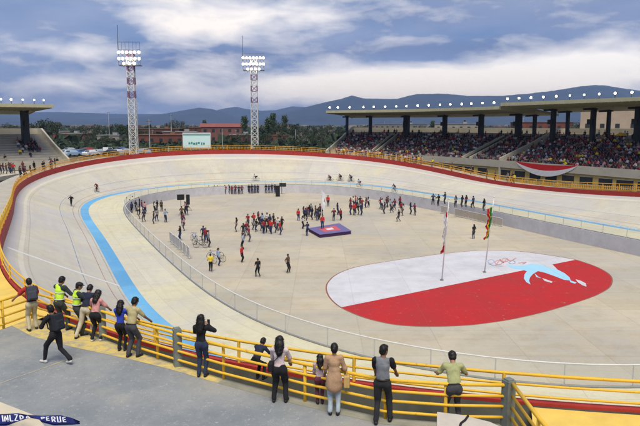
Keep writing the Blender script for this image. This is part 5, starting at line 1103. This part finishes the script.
# people lined up outside the rim
def rim_person(i, d, desc, pal):
    p = off(ORB + d)[i % NC]; z = float(RIMZ[i % NC]) - .25; tp_ = random.choice(pal)
    person(Vector((*p, z)), R(math.degrees(math.atan2(-NW[i % NC][1], -NW[i % NC][0])) - 90 + random.uniform(-30, 30)), random.uniform(1.5, 1.78), tp_, f'spectator in a {tp_} top {desc}', f'{tp_} topped spectators {desc}')
mb = MB(); idx = list(range(460, NC)) + list(range(0, 234)); o1 = off(ORB + .25); o2 = off(ORB + 3.2)
mb.strip([(*o1[i], RIMZ[i] - .27) for i in idx], [(*o2[i], RIMZ[i] - .27) for i in idx]); mb.strip([(*o2[i], RIMZ[i] - .27) for i in idx], [(*o2[i], -1.) for i in idx]); tag(mb.build('rim_walkway', SEATS), kind='structure')
lo_, hi_ = [next(i for i in range(640, NC) if to_px((*RIM[i], 7))[0] < x_) for x_ in (455, 330)]
for _ in range(62): rim_person(random.randint(lo_, hi_), random.uniform(.5, 2.4), 'at the rim railing below the farther grandstand', ['black', 'dark red', 'brown', 'white', 'yellow', 'grey', 'maroon', 'dark blue', 'pink', 'brown', 'yellow'])
for _ in range(9): rim_person(random.choice([random.randint(575, 590), random.randint(592, 640)]), random.uniform(.6, 2.4), 'at the rim railing below the nearer grandstand', ['black', 'brown', 'grey', 'yellow'])
li = [i for i in range(40, 110) if 30 < to_px((*RIM[i], 6.5))[0] < 64]
for _ in range(17): rim_person(random.choice(li), random.uniform(.6, 2.6), 'watching from the rim beside the left grandstand', ['black', 'white', 'maroon', 'black', 'brown', 'dark blue'])
# people on top of the concourse block and on the left steps
for k in range(11):
    p = cA + dv * random.uniform(.5, 9) + nv * random.uniform(.2, 3); p.z = 5.5; tp_ = random.choice(['dark red', 'maroon', 'black', 'red', 'brown']); person(p, R(random.uniform(200, 300)), 1.65, tp_, f'spectator in a {tp_} top on the left concourse roof', f'{tp_} topped spectators on the concourse terrace')

# ---------------------------------------------------------------- seated crowd
def seated_proto(k, vox=.05):
    fem = k % 2; pr = {}
    H = (0, .06, 1.06); skin = [('e', H, (.08, .095, .12)), ('c', (0, .02, .85), .06, (0, .05, .98), .055), ('c', (-.12, .38, .50), .045, (-.08, .44, .47), .045), ('c', (.12, .38, .50), .045, (.08, .44, .47), .045), ('c', (-.1, .44, .25), .05, (-.1, .44, .05), .05), ('c', (.1, .44, .25), .05, (.1, .44, .05), .05)]
    top = [('c', (0, -.02, .42), .15, (0, .02, .76), .16, .75), ('c', (-.16, .02, .80), .07, (.16, .02, .80), .07), ('c', (-.19, .02, .80), .065, (-.25, .10, .55), .055), ('c', (.19, .02, .80), .065, (.25, .10, .55), .055), ('c', (-.25, .10, .55), .052, (-.14, .36, .5), .042), ('c', (.25, .10, .55), .052, (.14, .36, .5), .042)]
    leg = [('c', (-.1, 0, .42), .10, (-.11, .42, .46), .075), ('c', (.1, 0, .42), .10, (.11, .42, .46), .075), ('c', (-.11, .42, .46), .075, (-.11, .44, .06), .05), ('c', (.11, .42, .46), .075, (.11, .44, .06), .05)]
    hr = [('e', (0, .035, 1.10), (.095, .11, .105))] + ([('c', (0, -.03, 1.05), .08, (0, -.06, .82), .06)] if fem else [])
    V, F, MI = [], [], []; 
    for mi, p_ in enumerate((skin, top, leg, hr)):
        v, f = surf(p_, vox, .03); F += (f + sum(map(len, V))).tolist(); MI += [mi] * len(f); V.append(v)
    V = np.concatenate(V); return V, F, MI
SP = [seated_proto(0), seated_proto(1)]
me_s = []
for V, F, MI in SP:
    me = bpy.data.meshes.new('spectator'); me.from_pydata(V.tolist(), [], F)
    for m in (SK[0], TM['black'], BLK, HAIRM): me.materials.append(m)
    me.polygons.foreach_set('material_index', MI); me_s.append(me)
clus = lambda k, row: .80 + .12 * math.sin(k * 31 + row)
spA = crowd_spots(rA, nA, ((.24, .018), (.80, .026)), lambda k, row: (.80 if row > 0 else .6) if row < 11 else .25, 1)
spB = crowd_spots(rB, nB, ((.49, .016),), lambda k, row: (.88 if row > 0 else .7) if row < 11 else .4, 1)
spC = [s for s in crowd_spots(rC, nC, (), lambda k, row: .8 if (.86 < k < .94 and 4 < row < 10) else .02, 1)]
cols_ = ['black', 'dark blue', 'maroon', 'white', 'grey', 'dark red', 'black', 'pink', 'brown', 'black', 'white', 'dark blue', 'maroon', 'pale blue', 'maroon', 'dark red', 'black', 'black', 'white', 'brown', 'dark blue', 'maroon', 'grey', 'pink', 'yellow', 'red', 'black', 'dark red', 'maroon']
allsp = [('the nearer right grandstand', s) for s in spB] + [('the farther grandstand', s) for s in spA]
vis = [q for q in allsp if -5 < to_px(q[1][:3])[0] < 645]; vis.sort(key=lambda q: q[1][1]); left = [('the left grandstand', s) for s in spC if -5 < to_px(s[:3])[0] < 645]
indiv = vis[:300 - len(left)] + left; rest = vis[300 - len(left):]
for where, (x_, y_, z_, rz_) in indiv:
    tp_ = random.choice(cols_); o = bpy.data.objects.new('spectator', random.choice(me_s)); COL.objects.link(o); o.location = (x_, y_, z_ - .05 + random.uniform(0, .06)); o.rotation_euler = (0, 0, rz_ + random.uniform(-.4, .4)); o.scale = (random.uniform(.92, 1.08),) * 3
    for j, m in ((1, TM[tp_]), (2, random.choice(BM))): o.material_slots[j].link = 'OBJECT'; o.material_slots[j].material = m
    px_ = to_px((x_, y_, z_))[0]; row_ = int(round((z_ - ZF) / RISE)); zn = 'left end' if px_ < 545 else 'left half' if px_ < 575 else 'middle' if px_ < 605 else 'right half'
    if where != 'the nearer right grandstand': zn = 'steps'
    tag(o, f'spectator in a {tp_} top, {ORD[min(row_, 17)]} row, {zn} of {where}', 'spectator', f'spectators seated in {where}')
VV, FF, MM, off_ = [], [], [], 0; names_ = [SK[0], SK[1], HAIRM] + [TM[c] for c in TOPC] + BM; tn = list(TOPC)
LOW = []
for k in (0, 1): LOW.append(seated_proto(k, .085))
for where, (x_, y_, z_, rz_) in rest:
    V, F, MI = random.choice(LOW); a = rz_ + random.uniform(-.4, .4); s = random.uniform(.95, 1.1); c_, s2 = math.cos(a) * s, math.sin(a) * s
    VV.append(np.column_stack([x_ + V[:, 0] * c_ - V[:, 1] * s2, y_ + V[:, 0] * s2 + V[:, 1] * c_, z_ + V[:, 2] * s])); FF.append(np.array(F) + off_); off_ += len(V)
    mp = [random.randrange(2), 3 + tn.index(random.choice(cols_)), 3 + len(tn) + random.randrange(5), 2]; MM.append(np.array([mp[i] for i in MI]))
me = bpy.data.meshes.new('seated_crowd'); V = np.concatenate(VV); F = np.concatenate(FF); me.from_pydata(V.tolist(), [], F.tolist())
for m in names_: me.materials.append(m)
me.polygons.foreach_set('material_index', np.concatenate(MM)); o = link('seated_crowd', me); tag(o, 'dense crowd filling the rest of the farther grandstand rows', 'crowd', kind='stuff')
print('crowd', len(indiv), len(rest), len(F))
# yellow umbrella at the top row
p = at_y(621, 135, 108); root = empty('umbrella', p - Vector((0, 0, 1.6))); tag(root, 'yellow umbrella open above the top rows of the nearer right grandstand', 'umbrella')
mb = MB(); n8 = 10; vs = [tuple(p + Vector((0, 0, .45)))] + [tuple(p + Vector((1.15 * math.cos(a), 1.15 * math.sin(a), -.1 + .0 * math.sin(a)))) for a in np.linspace(0, 2 * math.pi, n8, endpoint=False)]; mb.add(vs, [(0, 1 + k, 1 + (k + 1) % n8) for k in range(n8)]); mb.build('canopy', cl('umbrella_yellow', (.75, .50, .03), .05), root); mb = MB(); mb.tube([p + Vector((0, 0, .5)), p - Vector((0, 0, 1.2))], .02, 5); mb.build('handle', DARK, root)

# ---------------------------------------------------------------- dais, speakers, flags, barriers, bikes
root = empty('dais', at(330, 232, 0)); tag(root, 'low purple and red dais with dark sides in the middle of the infield', 'dais')
cs = [at(308.5, 231.5, 0), at(320, 238, 0), at(351, 234.2, 0), at(339, 226.5, 0)]
ctop = [Vector((p.x, p.y, 0)) for p in cs]; mb = MB(); mb.prism([tuple(p)[:2] for p in ctop], 0, .38); mb.build('base', cl('dais_dark_purple', (.05, .02, .07)), root)
cc = sum(ctop, Vector()) / 4; mb = MB(); mb.prism([tuple(cc + (p - cc) * 1.02)[:2] for p in ctop], .38, .42); mb.build('carpet', cl('dais_purple', (.14, .12, .28)), root)
mb = MB(); mb.prism([tuple(cc + (p - cc) * .55)[:2] for p in ctop], .424, .428); mb.build('carpet_panel', cl('dais_red', (.50, .10, .12)), root); mb = MB(); mb.prism([tuple(cc + (p - cc) * .22)[:2] for p in ctop], .43, .434); mb.build('carpet_patch', cl('dais_white', (.6, .58, .6)), root)
person(Vector((cc.x - .9, cc.y, .42)), R(180), 1.75, 'red', 'person in red and blue on the purple dais holding a white flag', 'people on the dais', 0, BM[3])
fp0 = Vector((cc.x - 1.0, cc.y + .4, .43)); root = empty('flag', fp0); tag(root, 'tall white flag on a pole standing on the purple dais', 'flag')
mb = MB(); mb.tube([fp0, fp0 + Vector((0, 0, 4.7))], .03, 6); mb.build('pole', WHITEP, root); mb = MB()
r1 = [fp0 + Vector((.04 + .1 * math.sin(k * 1.1) ** 2, .05 * math.sin(k), 4.6 - k * .33)) for k in range(8)]; r2 = [p + Vector((.30 + .08 * math.sin(k * 1.7), .1, -.25)) for k, p in enumerate(r1)]; mb.strip(r1, r2); mb.build('flag_cloth', cl('flag_white', (.66, .66, .68), .05), root, True)
def speaker_on_stand(px, py, h, lab, w=.6, hh=.8):
    p = at(px, py, 0); root = empty('loudspeaker', p); tag(root, lab, 'loudspeaker')
    mb = MB(); mb.box(p + Vector((0, 0, h + hh / 2)), (w, .5, hh), .3); mb.box(p + Vector((-.02, -.27, h + hh / 2)), (w * .8, .04, hh * .85), .3); mb.build('cabinet', mat('speaker_black', (.012, .012, .014), .7, .1), root)
    if h > .2:
        mb = MB(); mb.tube([p + Vector((0, 0, .5)), p + Vector((0, 0, h))], .035, 6)
        for a in (0, 2.1, 4.2): mb.tube([p + Vector((0, 0, 1.0)), p + Vector((.55 * math.cos(a), .55 * math.sin(a), 0))], .02, 5)
        mb.build('tripod', DARK, root)
speaker_on_stand(181.2, 216, 2.35, 'black loudspeaker raised on a tripod, left of the speaker pair', 1.0, .75)
speaker_on_stand(188.3, 211, 1.0, 'tall slim black loudspeaker right of the tripod speaker', .5, 1.5)
speaker_on_stand(277.8, 196.5, 0, 'black speaker tower standing on the floor at the end of the far row of people', .7, 2.0)
p = at(281.8, 194, 0); root = empty('camera_crane', p); tag(root, 'dark monitor raised on a stand beside the black speaker tower', 'monitor'); mb = MB(); mb.box(p + Vector((.2, 0, 1.75)), (1.3, .2, .7)); mb.build('screen', DARK, root); mb = MB(); mb.tube([p, p + Vector((0, 0, 1.5))], .05, 6); mb.build('stand', DARK, root)
root.name = 'monitor'
FY, FG, FR = cl('flag_yellow', (.72, .55, .03), .05), cl('flag_green', (.04, .22, .06), .05), cl('flag_red', (.45, .02, .03), .05)
def flagpole(base, top, lab, bands, y0, y1, wmax):
    b = at(*base, 0); d0 = b.y; t_ = at_y(*top, d0); root = empty('flagpole', b); tag(root, lab, 'flagpole')
    mb = MB(); mb.tube([b, t_], [.055, .03], 8); mb.ball(tuple(t_), .07, 6); mb.build('pole', WHITEP, root, True)
    mb = MB(); mb.box(b + Vector((0, 0, .06)), (.25, .25, .05)); mb.build('base', GREYP, root)
    f = lambda py: b + (t_ - b) * ((base[1] - py) / (base[1] - top[1])); K = 16; W_ = 6; grid = []
    for k in range(K + 1):
        q = f(y0 + (y1 - y0) * k / K); w = wmax * (.72 + .16 * math.sin(k * .9) + .12 * math.sin(k * 2.1 + 1))
        grid.append([q + Vector((.05 - w * j / W_, .12 * math.sin(j * 2.3 + k * .35) * (j > 0), -.12 * j / W_ * 2)) for j in range(W_ + 1)])
    mb = MB()
    for k in range(K):
        for j in range(W_):
            mb.add([grid[k][j], grid[k][j + 1], grid[k + 1][j + 1], grid[k + 1][j]], [(0, 1, 2, 3)], bands(k / K, j / W_))
    return root, mb
r_, mb = flagpole((441.8, 280.5), (449, 199), 'white flagpole at the left with a limp white flag ending in red', lambda u, v: 1 if u > .76 or (u < .1 and v < .5) else 0, 211, 251, .42); mb.build('flag_cloth', [cl('flag_white', (.66, .66, .68), .05), FR], r_, True)
r_, mb = flagpole((484.5, 272.5), (494, 197), 'white flagpole at the right with a limp green, yellow and red flag', lambda u, v: 2 if v < .34 else (1 if v < .62 else 0), 206, 237, .58); mb.build('flag_cloth', [FR, FY, FG], r_, True)
# crowd barriers along the far wall
b0 = None
def barrier_proto():
    root = empty('crowd_barrier', (0, 0, 0)); mb = MB(); mb.tube([(-1, 0, .12), (-1, 0, 1.1), (1, 0, 1.1), (1, 0, .12)], .035, 6, closed=True); mb.build('frame', WHITEP, root, world=False)
    mb = MB(); [mb.box((-1 + k * .133, 0, .6), (.05, .03, .98)) for k in range(1, 15)]; mb.build('bars', mat('tan_bars', (.42, .36, .28), .7, .1), root, world=False)
    for x_ in (-.7, .7): mb = MB(); mb.box((x_, 0, .06), (.06, .6, .06)); mb.build('foot', STEEL, root, world=False)
    return root
bp0 = barrier_proto(); BPX = [(436, 214.6), (451, 217.6), (457.5, 218.8), (466, 220.2), (471.5, 221.4), (477, 222.4), (482.5, 223.6), (488, 224.8), (493.5, 226)]
for k, (px, py) in enumerate(BPX):
    p = at(px, py, 0); i = int(np.argmin((PW[:, 0] - p.x) ** 2 + (PW[:, 1] - p.y) ** 2)); p = Vector((*(PW[i] - NW[i] * (.9)), 0)); a = math.atan2(NW[i][1], NW[i][0]) + math.pi / 2
    o = bp0 if k == 0 else copy_tree(bp0); o.location = p; o.rotation_euler = (0, 0, a); tag(o, f'metal crowd barrier with tan bars below the far wall, {ORD[k]} from the left', 'barrier', 'crowd barriers below the far wall')
WBAR = mat('white_bars', (.42, .42, .43), .6, .05)
for k, i in enumerate(range(172, 202, 5)):
    p = Vector((*(PW[i] - NW[i] * 3.3), 0)); a = math.atan2(NW[i][1], NW[i][0]) + math.pi / 2
    o = copy_tree(bp0, p, a + random.uniform(-.1, .1)); tag(o, f'white crowd barrier inside the left infield fence, {ORD[k]} from the far end', 'barrier', 'crowd barriers inside the left fence')
    for c in o.children:
        if c.name.startswith('bars'): c.material_slots[0].link = 'OBJECT'; c.material_slots[0].material = WBAR
# bicycles
FRM = {k: mat('bike_' + k, c_, .4, .05) for k, c_ in (('black', (.02, .02, .025)), ('blue', (.05, .12, .4)), ('white', (.5, .5, .5)), ('red', (.4, .03, .03)))}
def bike_proto():
    root = empty('bicycle', (0, 0, 0)); q = lambda y_, z_, x_=0: (x_, y_, z_)
    mb = MB(); bb, st2, hd, rw_, fw = q(-.05, .28), q(-.2, .82), q(.38, .80), q(-.48, .34), q(.52, .34)
    for a, b in ((bb, st2), (bb, q(.41, .68)), (q(-.17, .78), hd), (rw_, bb), (rw_, q(-.17, .78)), (hd, q(.42, .64)), (q(.42, .64), fw), (st2, q(-.22, .93))): mb.tube([a, b], .022, 6)
    mb.build('frame', FRM['black'], root, world=False)
    for c in (rw_, fw):
        mb = MB(); mb.tube([(0, c[1] + .33 * math.cos(a), c[2] + .33 * math.sin(a)) for a in np.linspace(0, 2 * math.pi, 20, endpoint=False)], .018, 5, closed=True); 
        for a in np.linspace(0, math.pi, 6, endpoint=False): mb.tube([(0, c[1] + .32 * math.cos(a), c[2] + .32 * math.sin(a)), (0, c[1] - .32 * math.cos(a), c[2] - .32 * math.sin(a))], .005, 3)
        mb.build('wheel', TYRE, root, world=False)
    mb = MB(); mb.tube([(-.2, .52, .78), (-.2, .46, .93), (.2, .46, .93), (.2, .52, .78)], .016, 6); mb.tube([(0, .38, .8), (0, .46, .93)], .018, 6); mb.build('handlebar', FRM['black'], root, world=False)
    mb = MB(); mb.ball((0, -.23, .95), (.06, .13, .03), 8); mb.build('saddle', FRM['black'], root, world=False); return root
bk = bike_proto(); bfirst = [True]
def bike(loc, rz, lab, c_, tilt=0.0, grp='bicycles leaning by the left infield fence'):
    o = bk if bfirst[0] else copy_tree(bk); bfirst[0] = False; o.location = loc; o.rotation_euler = (0, tilt, rz); tag(o, lab, 'bicycle', grp)
    for c in o.children:
        if c.name.startswith('frame'): c.material_slots[0].link = 'OBJECT'; c.material_slots[0].material = FRM[c_]
    return o
rd = empty('person', (0, 0, 0)); J = pose_joints(lean=58, pel=(0, -.20, .98), hands=((-.2, .44, .94), (.2, .44, .94)), elb=((-1, -.3, -.6), (1, -.3, -.6)), feet=((-.08, .05, .40), (.08, -.1, .12)), head=(0, -50), knee=(0, 1, .2))
figure(rd, J, dict(top=TM['red'], sleeve='short', bottom=BLK, hair='cap', capm=TM['white'], skin=SK[0], hairm=HAIRM, shoe=SHOEB), .03, False); rfirst = [True]
RID = [(97, 192, 'dark red', 'red', 'cyclist in dark red high on the left bend'), (71.5, 206, 'black', 'black', 'cyclist in black low on the left bend'), (256, 181, 'white', 'white', 'cyclist in white alone on the far bend'), (330, 182, 'dark red', 'black', 'leading left cyclist in dark red of the far trio'), (340.5, 181, 'brown', 'black', 'middle cyclist in brown of the far trio'), (351, 181.8, 'dark blue', 'black', 'right cyclist in dark blue of the far trio'), (359.7, 187, 'pale blue', 'white', 'cyclist in pale blue just behind the far trio'), (394.5, 192.5, 'dark blue', 'blue', 'cyclist in dark blue alone on the far straight')]
for px, py, tp_, bc, lab in RID:
    p, i = at_track(px, py); a = math.atan2(NW[i][1], NW[i][0]); rz_ = a + math.pi - R(90) - R(90) + R(90)
    yaw = math.atan2(NW[i][1], NW[i][0])            # travel direction: tangent
    p.z += .02; b = bike(p, yaw, 'bicycle ridden by the ' + lab, bc, grp='track bicycles')
    r0 = rd if rfirst[0] else copy_tree(rd); rfirst[0] = False; r0.location = p; r0.rotation_euler = (0, 0, yaw); tag(r0, lab, 'person', 'track cyclists')
    for c in r0.children:
        if c.name.startswith('shirt'): c.material_slots[0].link = 'OBJECT'; c.material_slots[0].material = TM[tp_]
for k, (px, py, c_) in enumerate([(194, 241, 'blue'), (198, 245, 'white'), (201, 248, 'black'), (215.5, 259, 'blue'), (219, 263, 'white')]):
    bike(at(px, py, 0), R(40 + k * 23), f'{c_} bicycle standing by the left infield fence, {ORD[k]} in the row from the left', c_, .15)

# ---------------------------------------------------------------- haze
hz = MB(); hz.box((0, 3600, 169), (12600, 9800, 362)); 
mh = bpy.data.materials.new('haze_air'); mh.use_nodes = True; t_ = mh.node_tree
for n in list(t_.nodes):
    if n.type == 'BSDF_PRINCIPLED': t_.nodes.remove(n)
pv = t_.nodes.new('ShaderNodeVolumePrincipled'); pv.inputs['Density'].default_value = HAZE_D; pv.inputs['Color'].default_value = (.42, .58, .95, 1); pv.inputs['Anisotropy'].default_value = .2
t_.links.new(pv.outputs[0], [n for n in t_.nodes if n.type == 'OUTPUT_MATERIAL'][0].inputs['Volume'])
if HAZE_D > 0:
    ho = hz.build('haze', mh); tag(ho, kind='stuff')
